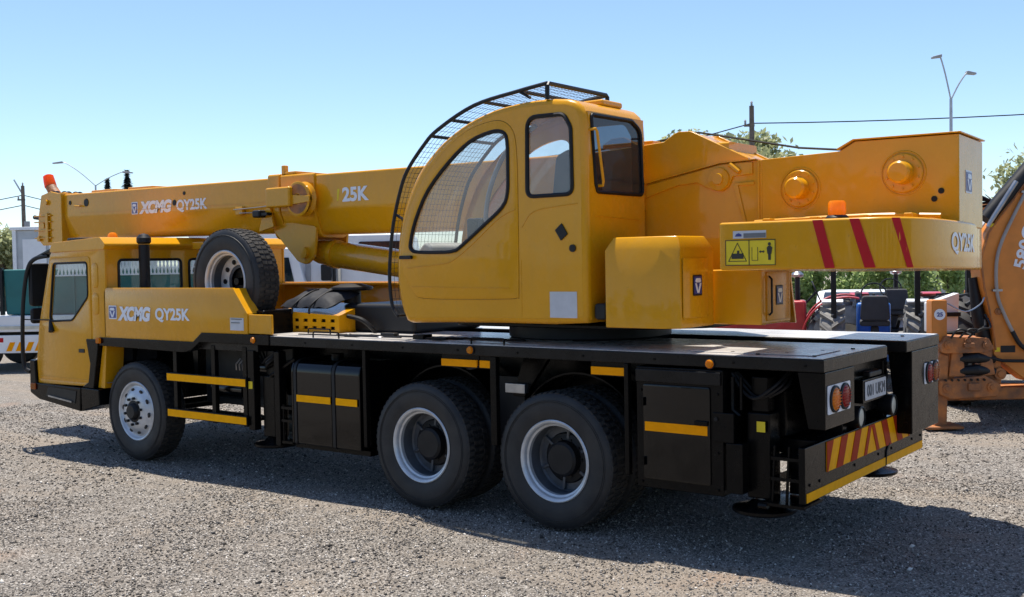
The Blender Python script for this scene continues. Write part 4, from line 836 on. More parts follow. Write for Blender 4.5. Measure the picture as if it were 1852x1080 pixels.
# ------------------------------------------------------------------ turntable, cabinets, counterweight
def superstructure():
    b = MB(); b.lathe([(.66, DZ-.02), (.70, DZ+.02), (.70, 1.50), (.66, 1.54), (.001, 1.54)], (-.45, 1.25, 0), (0, 0, 1), 56, closed=False); b.build('slewing_ring', 'plastic_dark', CR)
    b = MB(); b.prism(rounded([(-1.25, .35), (.45, .3), (.95, .75), (.95, 1.8), (.45, 2.2), (-1.25, 2.2)], .15), 'xy', 1.512, 1.545); b.build('turntable_plate', 'black', CR, bevel=.008)
    # side plates of the turntable
    SPp = [(-.55, 1.55), (-.45, 2.05), (.32, 2.66), (.96, 2.775), (1.26, 2.782), (1.262, 1.9), (1.30, 1.55)]
    for y0 in (.95, 1.525):
        b = MB(); b.prism(SPp, 'xz', y0, y0+.03); pl = b.build('turntable_side', 'yellow', CR, bevel=.006, xf=tl)
        if y0 < 1:
            b = MB(); b.prism([(.30, 2.64), (.96, 2.765), (1.22, 2.77), (1.22, 2.68), (1.06, 2.67), (1.03, 2.60), (.97, 2.56), (.88, 2.58), (.76, 2.64), (.60, 2.63), (.30, 2.545)], 'xz', y0-.018, y0-.001); b.build('pivot_plate', 'yellow', pl, bevel=.005, xf=tl)
            b = MB(); b.lathe([(.001, -.035), (.04, -.035), (.045, -.02), (.085, -.018), (.09, 0), (.001, 0)], (.95, y0-.018, 2.655), (0, 1, 0), 24, closed=False); b.build('pivot_boss', 'yellow', pl, xf=tl)
            b = MB(); b.tube([(1.045, y0-.03, 2.76), (1.12, y0-.03, 2.70)], .02, 8); b.build('pin_keeper', 'yellow', pl, xf=tl)
            b = MB(); b.prism([(1.08, 2.62), (1.23, 2.625), (1.23, 2.60), (1.10, 2.60), (1.17, 2.30), (1.15, 2.30), (1.06, 2.60)], 'xz', y0-.012, y0-.001); b.build('stiffener', 'yellow', pl, bevel=.003, xf=tl)
            b = MB(); b.prism([(.30, 2.665), (.96, 2.782), (1.26, 2.79), (1.26, 2.783), (.96, 2.776), (.30, 2.655)], 'xz', y0-.03, y0+.06); b.build('top_flange', 'yellow', pl, xf=tl)
    b = MB(); b.box(1.262, 1.29, .945, 1.56, 1.95, 2.78); b.build('cross_plate', 'yellow', CR, bevel=.004, xf=tl)
    # winch housing
    HP = [(1.264, 2.245), (1.264, 2.782), (1.88, 2.80), (1.99, 2.86), (2.69, 2.855), (2.69, 2.245)]
    b = MB(); b.prism(HP, 'xz', .95, 1.548); wh = b.build('winch_housing', 'yellow', CR, bevel=.006, xf=tl)
    b = MB(); b.prism([(1.87, 2.806), (1.985, 2.866), (2.705, 2.861), (2.705, 2.871), (1.98, 2.876), (1.86, 2.816)], 'xz', .935, 1.563); b.build('housing_lip', 'yellow', wh, bevel=.003, xf=tl)
    b = MB(); b.box(1.256, 1.275, .935, .95, 2.25, 2.78); b.build('housing_seam', 'yellow', wh, bevel=.003, xf=tl)
    for (x, z) in ((1.585, 2.55), (2.325, 2.615)):
        b = MB(); b.lathe([(.001, -.02), (.128, -.02), (.135, -.012), (.135, .002), (.001, .002)], (x, .95, z), (0, 1, 0), 36, closed=False); fl = b.build('winch_flange', 'yellow', wh, xf=tl)
        b = MB(); b.lathe([(.001, -.125), (.062, -.124), (.076, -.108), (.08, -.02), (.001, -.02)], (x, .95, z), (0, 1, 0), 28, closed=False); b.build('winch_cap', 'yellow', fl, xf=tl)
        b = MB(); b.tube([(x+.15*math.cos(a), .949, z+.15*math.sin(a)) for a in np.linspace(0, 2*math.pi, 37)[:-1]], .006, 5, closed=True); b.build('winch_groove', 'yellow', fl, xf=tl)
        b = MB()
        for k in range(10): a = .3+2*math.pi*k/10; b.cyl((x+.11*math.cos(a), .918, z+.11*math.sin(a)), (x+.11*math.cos(a), .93, z+.11*math.sin(a)), .008, 6)
        b.build('flange_bolt', 'yellow', fl, xf=tl)
    for (x, z) in ((2.53, 2.43), (2.575, 2.482)):
        b = MB(); b.cyl((x, .944, z), (x, .9495, z), .02, 14); b.build('drain_hole', 'rubber_seal', wh, xf=tl)
    emblem(wh, 1.115, 1.245, 2.485, 2.615, 'rear', 2.69, xf=tl)
    for x in (1.4, 1.75, 2.1, 2.4):
        b = MB(); b.box(x, x+.06, .70, .95, 2.29, 2.33); b.build('lug', 'yellow', wh, bevel=.008, xf=tl)
    b = MB(); b.tube(catmull([(1.3, .80, 2.31), (1.7, .8, 2.32), (2.2, .82, 2.325), (2.6, .85, 2.31)], 5), .018, 8); b.build('hose', 'yellow', CR, xf=tl)
    b = MB(); b.lathe([(.04, 0), (.04, .02), (.06, .03), (.001, .05)], (2.35, 1.25, 2.86), (0, 0, 1), 16, closed=False); b.build('filler_cap', 'plastic_dark', wh, xf=tl)
    # counterweight
    plan = [(1.38, .05), (2.20, .05), (2.42, .062), (2.555, .13), (2.635, .27), (2.685, .50), (2.708, .85), (2.70, 1.25), (2.66, 1.6), (2.58, 1.95), (2.46, 2.2), (2.30, 2.38), (2.1, 2.45), (1.38, 2.45)]
    plan = catmull(plan[1:-1], 3); plan = [(1.38, .05)]+plan+[(1.38, 2.45)]
    b = MB(); b.prism(plan, 'xy', 1.955, 2.275); cw = b.build('counterweight', 'yellow', CR, bevel=.018, seg=3, xf=tl)
    def on(s):   # point at arc length s along the near edge of the plan, from its front end
        acc = 0
        for i in range(1, len(plan)):
            d = math.dist(plan[i], plan[i-1])
            if acc+d >= s:
                k = (s-acc)/d; p = (plan[i-1][0]*(1-k)+plan[i][0]*k, plan[i-1][1]*(1-k)+plan[i][1]*k)
                nx, ny = (plan[i][1]-plan[i-1][1])/d, -(plan[i][0]-plan[i-1][0])/d
                return p, (nx, ny)
            acc += d
    def wrap(name, corners, mt, proud=.005):   # decal following the curved side: corners (s, z) bottom-left, bottom-right, top-right, top-left
        (s0, z0), (s1, z0b), (s2, z1), (s3, z1b) = corners; nseg = 30; v = []; f = []
        for k in range(nseg+1):
            q = k/nseg
            for sa, za in ((s0+(s1-s0)*q, z0), (s3+(s2-s3)*q, z1)):
                p, nn = on(sa); v.append((p[0]+nn[0]*proud, p[1]+nn[1]*proud, za))
        f = [(2*k, 2*k+2, 2*k+3, 2*k+1) for k in range(nseg)]
        bb = MB(); bb.add(v, f); return bb.build(name, mt, cw, xf=tl)
    for (t0, t1, b0, b1) in ((.655, .722, .735, .800), (.893, .955, .985, 1.052), (1.145, 1.195, 1.242, 1.292)):
        wrap('warning_stripe', [(b0, 1.962), (b1, 1.962), (t1, 2.268), (t0, 2.268)], 'red_decal')
    # lettering at the rear corner, wrapped round the curve
    cu = bpy.data.curves.new('t', 'FONT'); cu.body = 'QY25K'; cu.offset = .034; cu.extrude = .0; me = bpy.data.meshes.new_from_object(bpy.data.objects.new('t', cu))
    xs = [v.co.x for v in me.vertices]; ys = [v.co.y for v in me.vertices]; x0, x1, y0, y1 = min(xs), max(xs), min(ys), max(ys)
    for v in me.vertices:
        p, nn = on(1.80+.58*(v.co.x-x0)/(x1-x0)); v.co = tl(p[0]+nn[0]*.004, p[1]+nn[1]*.004, 2.05+.145*(v.co.y-y0)/(y1-y0))
    finish('lettering', me, 'white_decal', cw, smooth=False)
    sg = flat('warning_sign', rect(1.43, 1.785, 1.985, 2.155), 'side', .05, 'decal_yellow', cw, .004)
    for r in (rect(1.43, 1.785, 2.150, 2.155), rect(1.43, 1.785, 1.985, 1.990), rect(1.43, 1.434, 1.985, 2.155), rect(1.781, 1.785, 1.985, 2.155), rect(1.598, 1.603, 1.985, 2.155)): flat('sign_border', r, 'side', .046, 'ink', sg, .003)
    tri = [(1.45, 2.012), (1.585, 2.012), (1.5175, 2.138)]
    panel('sign_triangle', tri, [inset(tri, .004)], 'side', .043, .002, 'ink', sg)
    flat('sign_figure', [(1.475, 2.03), (1.56, 2.03), (1.56, 2.065), (1.53, 2.065), (1.53, 2.085), (1.515, 2.085), (1.515, 2.065), (1.475, 2.065)], 'side', .046, 'ink', sg, .003)
    panel('sign_figure', rect(1.622, 1.662, 2.02, 2.11), [rect(1.625, 1.659, 2.023, 2.115)] if False else [], 'side', .0445, .0006, 'decal_yellow', sg)
    for r in (rect(1.62, 1.623, 2.02, 2.105), rect(1.660, 1.663, 2.02, 2.105), rect(1.62, 1.663, 2.017, 2.02)): flat('sign_figure', r, 'side', .046, 'ink', sg, .003)
    flat('sign_figure', [(1.672, 2.075), (1.682, 2.084), (1.682, 2.079), (1.70, 2.079), (1.70, 2.084), (1.71, 2.075), (1.70, 2.066), (1.70, 2.071), (1.682, 2.071), (1.682, 2.066)], 'side', .046, 'ink', sg, .003)
    flat('sign_figure', [(1.725, 2.10), (1.730, 2.06), (1.735, 2.06), (1.735, 2.02), (1.753, 2.02), (1.753, 2.06), (1.758, 2.06), (1.763, 2.10), (1.752, 2.112), (1.736, 2.112)], 'side', .046, 'ink', sg, .003)
    flat('sign_figure', [(1.744+.010*math.cos(a), 2.124+.011*math.sin(a)) for a in np.linspace(0, 2*math.pi, 13)[:-1]], 'side', .046, 'ink', sg, .003)
    tp = flat('maker_label', rect(1.485, 1.72, 2.165, 2.215), 'side', .05, 'grey_decal', cw, .003)
    flat('label_print', rect(1.562, 1.717, 2.168, 2.198), 'side', .047, 'wall_grey', tp, .003); flat('label_print', [(1.50, 2.178), (1.51, 2.195), (1.527, 2.20), (1.545, 2.192), (1.548, 2.178)], 'side', .047, 'blue_decal', tp, .003)
    b = MB(); b.lathe([(.001, 0), (.07, 0), (.075, .02), (.062, .035), (.001, .035)], (2.09, .33, 2.268), (0, 0, 1), 24, closed=False); bc = b.build('beacon_base', 'plastic_dark', CR)
    b = MB(); b.lathe([(.055, .035), (.058, .06), (.056, .115), (.046, .13), (.001, .133)], (2.09, .33, 2.268), (0, 0, 1), 24, closed=False); b.build('beacon_lens', 'amber_lens', bc)
    # operator-side cabinet, chamfered
    ch = [(.47, .05), (.93, .05), (1.06, .10), (1.065, .595), (.47, .60)]
    b = MB(); n = len(ch); lo = [(x, y, 1.548) for x, y in ch]; mid = [(x, y, 2.105) for x, y in ch]
    cxm, cym = .77, .33; hi = [(cxm+(x-cxm)*.84, cym+(y-cym)*.82, 2.20) for x, y in ch]
    b.add(lo+mid+hi, [tuple(range(n-1, -1, -1)), tuple(2*n+i for i in range(n))]+[(i, (i+1) % n, n+(i+1) % n, n+i) for i in range(n)]+[(n+i, n+(i+1) % n, 2*n+(i+1) % n, 2*n+i) for i in range(n)])
    cb = b.build('cabinet', 'yellow', CR, bevel=.010, seg=3)
    panel('cabinet_door', rounded(rect(.12, .49, 1.62, 2.04), .01), [], 'rear', 1.072, .006, 'yellow', cb, bevel=.002)
    emblem(cb, .265, .375, 1.785, 1.91, 'rear', 1.074, base='blue_decal', rim='plastic_dark')
    b = MB(); b.box(1.03, 1.425, .62, 1.14, 1.552, 1.952); c2 = b.build('cabinet', 'yellow', CR, bevel=.012, seg=3)
    panel('cabinet_door', rounded(rect(.70, 1.10, 1.58, 1.93), .01), [], 'rear', 1.433, .008, 'yellow', c2, bevel=.002)
    emblem(c2, .86, .96, 1.70, 1.82, 'rear', 1.434, base='blue_decal', rim='plastic_dark')
    b = MB(); b.tube([(1.44, .72, 1.62), (1.46, .72, 1.64), (1.46, .72, 1.88), (1.44, .72, 1.90)], .008, 6); b.build('handle', 'rubber_seal', c2)
superstructure()

# ------------------------------------------------------------------ boom
def boom():
    sl_ = -.009
    zf = lambda x, z: z+sl_*(x+2.3)
    def sect(name, x0, x1, y0, y1, zb, zc, zt, mt='yellow', parent=CR, cham=.10, bevel=.018):
        prof = rounded([(y0+cham, zb), (y0, zc), (y0, zt), (y1, zt), (y1, zc), (y1-cham, zb)], [.10, .12, .025, .025, .12, .10], 6)
        b = MB(); b.prism(prof, 'yz', x0, x1); return b.build(name, mt, parent, xf=lambda x, y, z: (x, y, zf(x, z)), angle=25)
    base = sect('boom_base', -4.27, 1.0, 1.0, 1.5, 2.34, 2.60, 2.955)
    b = MB(); b.prism([(-.2, 2.93), (.44, 2.965), (.53, 3.02), (.57, 3.035), (.68, 3.03), (1.16, 2.79), (1.16, 2.5), (-.2, 2.5)], 'xz', .992, 1.04); b.prism([(-.2, 2.93), (.44, 2.965), (.53, 3.02), (.57, 3.035), (.68, 3.03), (1.16, 2.79), (1.16, 2.5), (-.2, 2.5)], 'xz', 1.46, 1.508); b.prism([(.50, 3.0), (.67, 3.018), (.80, 2.955), (.80, 2.90), (.5, 2.9)], 'xz', 1.04, 1.46); b.prism([(.92, 2.90), (1.15, 2.782), (1.15, 2.74), (.92, 2.85)], 'xz', 1.04, 1.46); b.build('boom_heel', 'yellow', base, bevel=.008)
    # collar at the mouth of the base section
    prof_o = rounded([(1.07, 2.30), (.965, 2.58), (.965, 2.985), (1.535, 2.985), (1.535, 2.58), (1.43, 2.30)], [.08, .1, .03, .03, .1, .08], 5)
    b = MB(); b.prism(prof_o, 'yz', -4.30, -4.12); b.build('boom_collar', 'yellow', CR, bevel=.012, xf=lambda x, y, z: (x, y, zf(x, z)))
    b = MB(); b.prism(rounded([(1.08, 2.31), (.978, 2.58), (.978, 2.972), (1.522, 2.972), (1.522, 2.58), (1.42, 2.31)], [.08, .1, .03, .03, .1, .08], 5), 'yz', -4.115, -3.60); b.build('boom_collar', 'yellow', CR, bevel=.008, xf=lambda x, y, z: (x, y, zf(x, z)))
    b = MB(); b.box(-4.12, -4.07, 1.0, 1.06, 2.99, 3.09); b.box(-4.07, -3.9, 1.0, 1.3, 2.99, 3.02); b.build('rope_guide', 'yellow', CR, bevel=.01)
    inner = sect('boom_section', -8.42, -4.20, 1.03, 1.47, 2.37, 2.66, 2.955, cham=.07)
    b = MB(); b.box(-8.0, -4.3, 1.023, 1.03, 2.70, 2.706); b.build('weld_seam', 'yellow', inner, xf=lambda x, y, z: (x, y, zf(x, z)))
    for (x, z, r) in ((-8.22, 2.84, .028), (-7.85, 2.83, .05), (-6.02, 2.757, .034), (-5.83, 2.86, .022)):
        b = MB(); b.cyl((x, 1.024, zf(x, z)), (x, 1.031, zf(x, z)), r, 18); b.build('inspection_hole', 'rubber_seal', inner)
    emblem(inner, -6.86, -6.76, zf(-6.8, 2.66), zf(-6.8, 2.785), 'side', 1.03)
    text('lettering', 'XCMG', -6.72, -6.07, zf(-6.4, 2.65), zf(-6.4, 2.80), 'side', 1.03, 'white_decal', inner, shear=.2, bold=.06)
    text('lettering', 'QY25K', -5.98, -5.41, zf(-5.7, 2.645), zf(-5.7, 2.79), 'side', 1.03, 'white_decal', inner, bold=.034)
    text('lettering', '25K', -3.21, -2.84, 2.665, 2.81, 'side', 1.0, 'white_decal', base, bold=.036)
    flat('paint_remnant', [(-3.29, 2.68), (-3.27, 2.68), (-3.262, 2.74), (-3.25, 2.80), (-3.28, 2.80)], 'side', 1.0, 'decal_yellow', base, .002)
    for x in (-7.5, -6.7): 
        b = MB(); b.box(x-.35, x+.15, 1.1, 1.4, 2.955, 2.985); b.build('boom_pad', 'yellow', inner, bevel=.01, xf=lambda x, y, z: (x, y, zf(x, z)))
    b = MB(); b.tube([(-8.1, 1.02, zf(-8, 2.80)), (-7.95, 1.0, zf(-8, 2.79))], .012, 6); b.build('hook_eye', 'yellow', inner)
    b = MB(); b.tube([(-4.9, .985, 2.66), (-4.4, .97, 2.67), (-3.95, .96, 2.70)], .006, 5); b.tube([(-4.8, .985, 2.62), (-4.35, .97, 2.61)], .006, 5); b.build('sensor_cable', 'hose_grey', CR)
    b = MB(); b.box(-4.88, -4.76, .99, 1.03, 2.60, 2.69); b.build('cable_clamp', 'yellow', CR, bevel=.008)
    # head
    H = [(-8.40, 2.36), (-8.40, 3.02), (-8.62, 3.06), (-8.85, 3.02), (-8.93, 2.75), (-8.96, 2.45), (-8.84, 2.36)]
    hd = None
    for y0 in (.99, 1.17, 1.33, 1.48):
        b = MB(); b.prism(H, 'xz', y0, y0+.03); o = b.build('boom_head', 'yellow', CR, bevel=.01); hd = hd or o
    b = MB(); b.box(-8.44, -8.36, .985, 1.515, 2.36, 3.03); b.box(-8.9, -8.42, 1.02, 1.48, 2.95, 3.0); b.build('head_plate', 'yellow', hd, bevel=.01)
    for y in (1.10, 1.26, 1.42):
        for (x, z) in ((-8.78, 2.62), (-8.70, 2.92)):
            b = MB(); b.lathe([(.03, -.03), (.15, -.035), (.16, -.03), (.135, -.008), (.135, .008), (.16, .03), (.15, .035), (.03, .03)], (x, y, z), (0, 1, 0), 28); b.build('sheave', 'hub_black', hd)
    b = MB()
    for (x, z) in ((-8.78, 2.62), (-8.70, 2.92), (-8.9, 2.45)): b.cyl((x, .96, z), (x, 1.54, z), .035, 14)
    b.build('sheave_pin', 'yellow', hd)
    b = MB()
    for z in (2.45, 2.55, 2.66, 2.74): b.box(-9.0, -8.6, .965, .985, z, z+.015)
    b.box(-8.72, -8.66, .96, .985, 2.4, 2.78); b.build('rope_keeper', 'yellow', hd, bevel=.004)
    b = MB(); b.tube([(-8.95, 1.1, 2.72), (-9.12, 1.1, 2.73), (-9.22, 1.1, 2.75)], [.02, .022, .03], 8); b.build('limit_switch', 'hub_black', hd)
    b = MB(); b.tube([(-8.84, 1.25, 2.99), (-8.98, 1.25, 3.08), (-9.06, 1.25, 3.16)], [.06, .075, .07], 16); b.build('beacon_base', 'rusty_orange', hd)
    b = MB(); b.tube([(-9.06, 1.25, 3.161), (-9.09, 1.25, 3.23), (-9.115, 1.25, 3.30), (-9.12, 1.25, 3.315)], [.078, .075, .068, .045], 18); b.build('beacon_lens', 'beacon_red', hd)
    # cable reel and box on the collar
    b = MB(); b.box(-4.15, -3.78, .80, .965, 2.64, 2.845); bx = b.build('reel_box', 'yellow', CR, bevel=.02, seg=3)
    b = MB(); b.lathe([(.05, -.045), (.17, -.05), (.18, -.045), (.15, -.02), (.15, .02), (.18, .045), (.17, .05), (.05, .045)], (-3.71, .90, 2.715), (0, 1, 0), 36); b.build('cable_reel', 'yellow', bx)
    b = MB(); b.lathe([(.06, -.052), (.15, -.052), (.15, .01), (.06, .01)], (-3.71, .90, 2.715), (0, 1, 0), 36); b.build('reel_drum', 'rusty_orange', bx)
    b = MB(); b.prism([(-3.80, 2.66), (-3.52, 2.68), (-3.52, 2.74), (-3.80, 2.76)], 'xz', .835, .853); b.build('reel_arm', 'yellow', bx, bevel=.004)
    b = MB(); b.box(-4.42, -4.30, .84, .95, 2.55, 2.63); b.build('work_lamp', 'plastic_dark', CR, bevel=.02)
    b = MB(); b.box(-4.30, -4.2, .86, .93, 2.57, 2.60); b.build('lamp_bracket', 'plastic_dark', CR)
    b = MB(); b.prism([(-4.35, 2.60), (-4.24, 2.68), (-4.18, 2.45), (-4.42, 2.40)], 'xz', .93, .96); b.build('bracket', 'yellow', CR, bevel=.006)
    # lug under the boom and the lift cylinder
    for y0 in (1.02, 1.45):
        b = MB(); b.prism(rounded([(-4.22, 2.52), (-3.62, 2.44), (-3.66, 2.14), (-3.78, 2.04), (-3.92, 2.08), (-4.30, 2.42)], [.05, .05, .1, .12, .1, .05], 4), 'xz', y0, y0+.035); b.build('cylinder_lug', 'yellow', CR, bevel=.008)
    b = MB(); b.cyl((-3.80, .98, 2.17), (-3.80, 1.52, 2.17), .06, 18); b.build('lift_pin', 'yellow', CR)
    p0, p1 = Vector((-3.80, 1.25, 2.175)), Vector((-.15, 1.25, 1.74)); d = (p1-p0).normalized(); at = lambda s: tuple(p0+d*s)
    b = MB(); b.tube([at(-.10), at(0), at(.12)], [.10, .125, .125], 24); b.build('cylinder_eye', 'yellow', CR)
    b = MB(); b.tube([at(.12), at(.14), at(3.6)], [.125, .138, .138], 28); lc = b.build('lift_cylinder', 'yellow', CR)
    b = MB(); b.tube([at(.20), at(.26)], .148, 28); b.build('cylinder_band', 'yellow', lc)
    # winch rope along the boom top
    b = MB(); b.tube([(1.95, 1.30, 2.80), (1.45, 1.27, 2.86), (.62, 1.25, 3.045), (.2, 1.25, 3.0), (-1.0, 1.25, 2.955), (-4.2, 1.25, 2.985), (-8.6, 1.25, 3.02)], .009, 6); b.build('winch_rope', 'plastic_dark', CR)
    b = MB(); b.box(-.2, .28, 1.1, 1.4, 2.965, 3.0); b.build('boom_pad', 'yellow', base, bevel=.01)
boom()

# ------------------------------------------------------------------ surroundings, laid out from the edge of the yard:
# dep metres ahead along the yard's diagonal, lat metres to its right
FWD = Vector((-math.sin(YAW), math.cos(YAW), 0)); RGT = Vector((math.cos(YAW), math.sin(YAW), 0)); EYE = Vector((4.678, -6.583, 0))
def yard(lat, dep, z=0): p = EYE+RGT*lat+FWD*dep; return (p.x, p.y, z)

def backhoe():
    R = thing('backhoe_loader', 'orange backhoe loader with folded digger arm beyond the crane\'s rear end', 'backhoe', yard(5.577, 12.6), YAW)
    A = [(1.33, .55), (.45, .52), (.05, .84), (.03, 1.18), (-.08, 1.63), (-.12, 1.96), (-.03, 2.27), (.40, 2.85), (.75, 3.22), (1.1, 3.3), (1.45, 3.1), (1.2, 2.6), (.95, 2.0), (1.0, 1.2)]
    b = MB(); b.prism(rounded(A, [.05, .1, .06, .1, .1, .1, .12, .2, .15, .15, .1, .1, .2, .1], 4), 'xz', 0, .28); am = b.build('digger_boom', 'case_orange', R, bevel=.012)
    text('lettering', '580C', .16, .66, 2.02, 2.17, 'side', 0, 'white_decal', am, rot=1.33, bold=.03)
    b = MB(); b.tube([(.72, .12, 3.22), (.16, .08, 2.62), (-.02, .06, 2.43)], [.11, .10, .085], 18); cy = b.build('boom_cylinder', 'plastic_dark', R)
    b = MB(); b.tube([(.30, -.04, 2.86), (.02, -.05, 2.44), (-.04, -.05, 2.34)], [.028, .028, .02], 10); b.build('cylinder_rod', 'steel', cy)
    b = MB(); b.tube(catmull([(.47, -.03, 2.95), (.40, -.03, 2.72), (.28, -.03, 2.48), (.13, -.03, 2.16), (.07, -.03, 1.90), (.08, -.03, 1.55), (.16, -.03, 1.32), (.25, -.04, 1.12)], 5), .02, 8); hs = b.build('hydraulic_hose', 'hose_grey', R)
    b = MB(); b.tube(catmull([(.25, -.04, 1.12), (.34, -.05, .96), (.5, -.05, .86), (.7, -.04, .8)], 4), .026, 8); b.tube([(-.1, -.05, .84), (.12, -.06, .78), (.4, -.05, .77)], .02, 8); b.build('hydraulic_hose', 'plastic_dark', R)
    for q in ((.41, 2.74), (.075, 1.6)):
        b = MB(); b.box(q[0]-.05, q[0]+.06, -.045, 0, q[1]-.012, q[1]+.012); b.build('hose_clip', 'steel', hs)
    for k in range(4):
        b = MB(); b.tube(catmull([(.02+.02*k, .3, 2.30), (-.10, .32, 2.55-.04*k), (.0, .33, 2.72-.05*k), (.20+.04*k, .3, 2.66), (.35, .3, 2.85)], 5), .016, 6); b.build('hydraulic_hose', 'plastic_dark', R)
    b = MB(); b.tube(catmull([(-.14, .18, 1.70), (-.09, .12, 1.35), (.0, .1, 1.05), (.02, .1, .82)], 4), [.05]*13, 10) if False else b.tube([(-.13, .15, 1.75), (-.08, .12, 1.3), (.0, .1, .95), (.03, .1, .80)], [.05, .075, .085, .07], 12); b.build('dipper_edge', 'plastic_dark', R)
    # swing tower castings
    P = [((-.60, .98), (-.55, 1.08), (-.05, 1.05), (.02, .92), (-.1, .88), (-.58, .88)), ((-.62, .40), (-.62, .56), (-.1, .62), (.10, .50), (.05, .36), (-.5, .34))]
    for q in P:
        b = MB(); b.prism(rounded(list(q), .03, 3), 'xz', -.10, .35); b.build('swing_casting', 'rusty_orange', R, bevel=.02)
    b = MB(); b.box(-.60, -.42, -.02, .3, .5, .95); b.box(-.05, .15, .02, .3, .5, .95); b.build('swing_tower', 'rusty_orange', R, bevel=.015)
    for z in (.66, .80):
        b = MB(); b.tube([(-.40, .0, z), (-.18, -.06, z+.02), (.05, .0, z-.01)], [.05, .065, .045], 12); b.build('swing_cylinder', 'plastic_dark', R)
    b = MB(); b.tube([(-.30, -.05, .80), (-.2, -.09, .82), (-.12, -.06, .79)], .012, 6); b.build('hydraulic_hose', 'steel', R)
    b = MB(); b.box(-.35, -.22, -.13, -.10, .94, 1.0); b.box(-.30, -.16, -.13, -.10, .44, .53); b.build('pin_cap', 'rusty_orange', R, bevel=.012)
    for (x, z, r) in ((-.52, .98, .05), (-.30, 1.02, .035), (-.08, .97, .05), (-.54, .47, .05), (-.02, .48, .055), (.12, .62, .07), (.10, 1.35, .04)):
        b = MB(); b.lathe([(.001, -.03), (r*.5, -.03), (r*.6, -.015), (r, -.012), (r, .01), (.001, .01)], (x, -.105 if x < .05 else -.005, z), (0, 1, 0), 18, closed=False); b.build('pivot_pin', 'rusty_orange', R)
    for k in range(7):
        b = MB(); b.cyl((-.56+.075*k, -.125, .565), (-.56+.075*k, -.10, .57), .014, 6); b.build('bolt', 'plastic_dark', R)
    b = MB(); b.prism([(-.46, .92), (-.34, .92), (-.30, .60), (-.50, .60)], 'xz', -.06, .0); b.prism([(-.16, .92), (-.02, .95), (.04, .62), (-.12, .60)], 'xz', -.07, .0); b.build('swing_link', 'rusty_orange', R, bevel=.012)
    for k in range(3):
        b = MB(); b.tube(catmull([(-.50+.1*k, -.12, 1.06), (-.42+.12*k, -.16, 1.16), (-.2+.08*k, -.12, 1.12+.03*k), (-.05, .0, 1.2+.06*k)], 5), .013, 6); b.build('hydraulic_hose', 'plastic_dark', R)
    b = MB(); b.tube(catmull([(-.50, -.02, 1.46), (-.3, -.05, 1.36), (-.12, -.03, 1.44), (-.06, .0, 1.52)], 5), .009, 5); b.build('chain', 'steel', R)
    flat('warning_sticker', rect(.0, .07, 2.34, 2.38), 'side', 0, 'decal_yellow', am); flat('warning_sticker', rect(.06, .12, .88, .93), 'side', 0, 'decal_yellow', am); flat('warning_sticker', rect(.13, .30, .87, .95), 'side', 0, 'plastic_dark', am)
    b = MB(); b.tube([(p[0]+.012, -.004, p[1]) for p in [(.06, .90), (.03, 1.18), (-.07, 1.63), (-.11, 1.96), (-.02, 2.27), (.40, 2.83)]], .012, 6); b.build('weld_bead', 'rusty_orange', am)
    b = MB(); b.box(-.68, 1.6, .1, .5, .30, .45); b.build('main_frame', 'rusty_orange', R, bevel=.015)
    b = MB(); b.prism([(-.66, .0), (-.52, .0), (-.50, .85), (-.60, .88), (-.68, .6)], 'xz', -.05, .14); lg = b.build('stabiliser_leg', 'rusty_orange', R, bevel=.012)
    b = MB(); b.box(-.78, -.36, -.15, .25, .0, .03); b.build('stabiliser_pad', 'rusty_orange', lg, bevel=.006)
    b = MB(); b.prism(rounded(rect(-.68, -.50, 1.02, 1.50), .02), 'xz', -.02, .16); po = b.build('stabiliser_post', 'case_orange', R, bevel=.012)
    b = MB(); b.cyl((-.59, -.026, 1.33), (-.59, -.021, 1.33), .065, 24); dc = b.build('round_sticker', 'white_decal', po)
    text('sticker_text', '25', -.625, -.555, 1.305, 1.355, 'side', -.026, 'blue_decal', dc, bold=.03)
    b = MB(); b.prism(rounded([(-.48, 1.08), (-.12, 1.08), (-.10, 1.56), (-.28, 1.50), (-.48, 1.44)], .02), 'xz', .6, .75); wp = b.build('bucket', 'white_paint', R, bevel=.01)
    b = MB(); b.box(-.5, -.1, .56, .6, 1.27, 1.32); b.build('bucket_bar', 'plastic_dark', wp)
    b = MB(); b.tube([(-.5, .5, 1.05), (-.1, .5, 1.08), (.02, .4, 1.0)], .03, 8); b.build('hydraulic_hose', 'plastic_dark', R)
    # rear wheels, cab and bonnet of the tractor unit
    for x in (.38, 2.5):
        b = MB(); b.lathe([(.36, -.19), (.6, -.2), (.72, -.17), (.745, -.12), (.745, .12), (.72, .17), (.6, .2), (.36, .19)], (x+.0, 2.0, .745), (1, 0, 0), 36); w = b.build('wheel', 'rubber', R)
        b = MB()
        for k in range(20):
            for s in (-1, 1):
                a = 2*math.pi*(k+.25*s)/20; c = Vector((x+s*.1, 2.0+.745*math.cos(a), .745+.745*math.sin(a))); e = Vector((x+s*.0, 2.0+.76*math.cos(a+.22), .745+.76*math.sin(a+.22)))
                b.tube([tuple(c+Vector((s*.09, 0, 0))), tuple(e)], .022, 4)
        b.build('tyre_lug', 'rubber', w)
        b = MB(); b.lathe([(.001, -.1), (.2, -.1), (.3, -.02), (.36, -.12), (.37, .1), (.001, .1)], (x, 2.0, .745), (1, 0, 0), 24, closed=False); b.build('rim', 'cream', w)
    for x in (1.2, 3.0):
        b = MB(); b.lathe([(.22, -.14), (.4, -.15), (.45, -.1), (.45, .1), (.4, .15), (.22, .14)], (x, 4.3, .45), (1, 0, 0), 28); b.build('wheel', 'rubber', R)
    b = MB(); b.prism([(.0, .5), (1.6, .5), (2.6, 4.6), (1.5, 4.6)], 'xy', .55, .95); b.build('chassis', 'plastic_dark', R, bevel=.03)
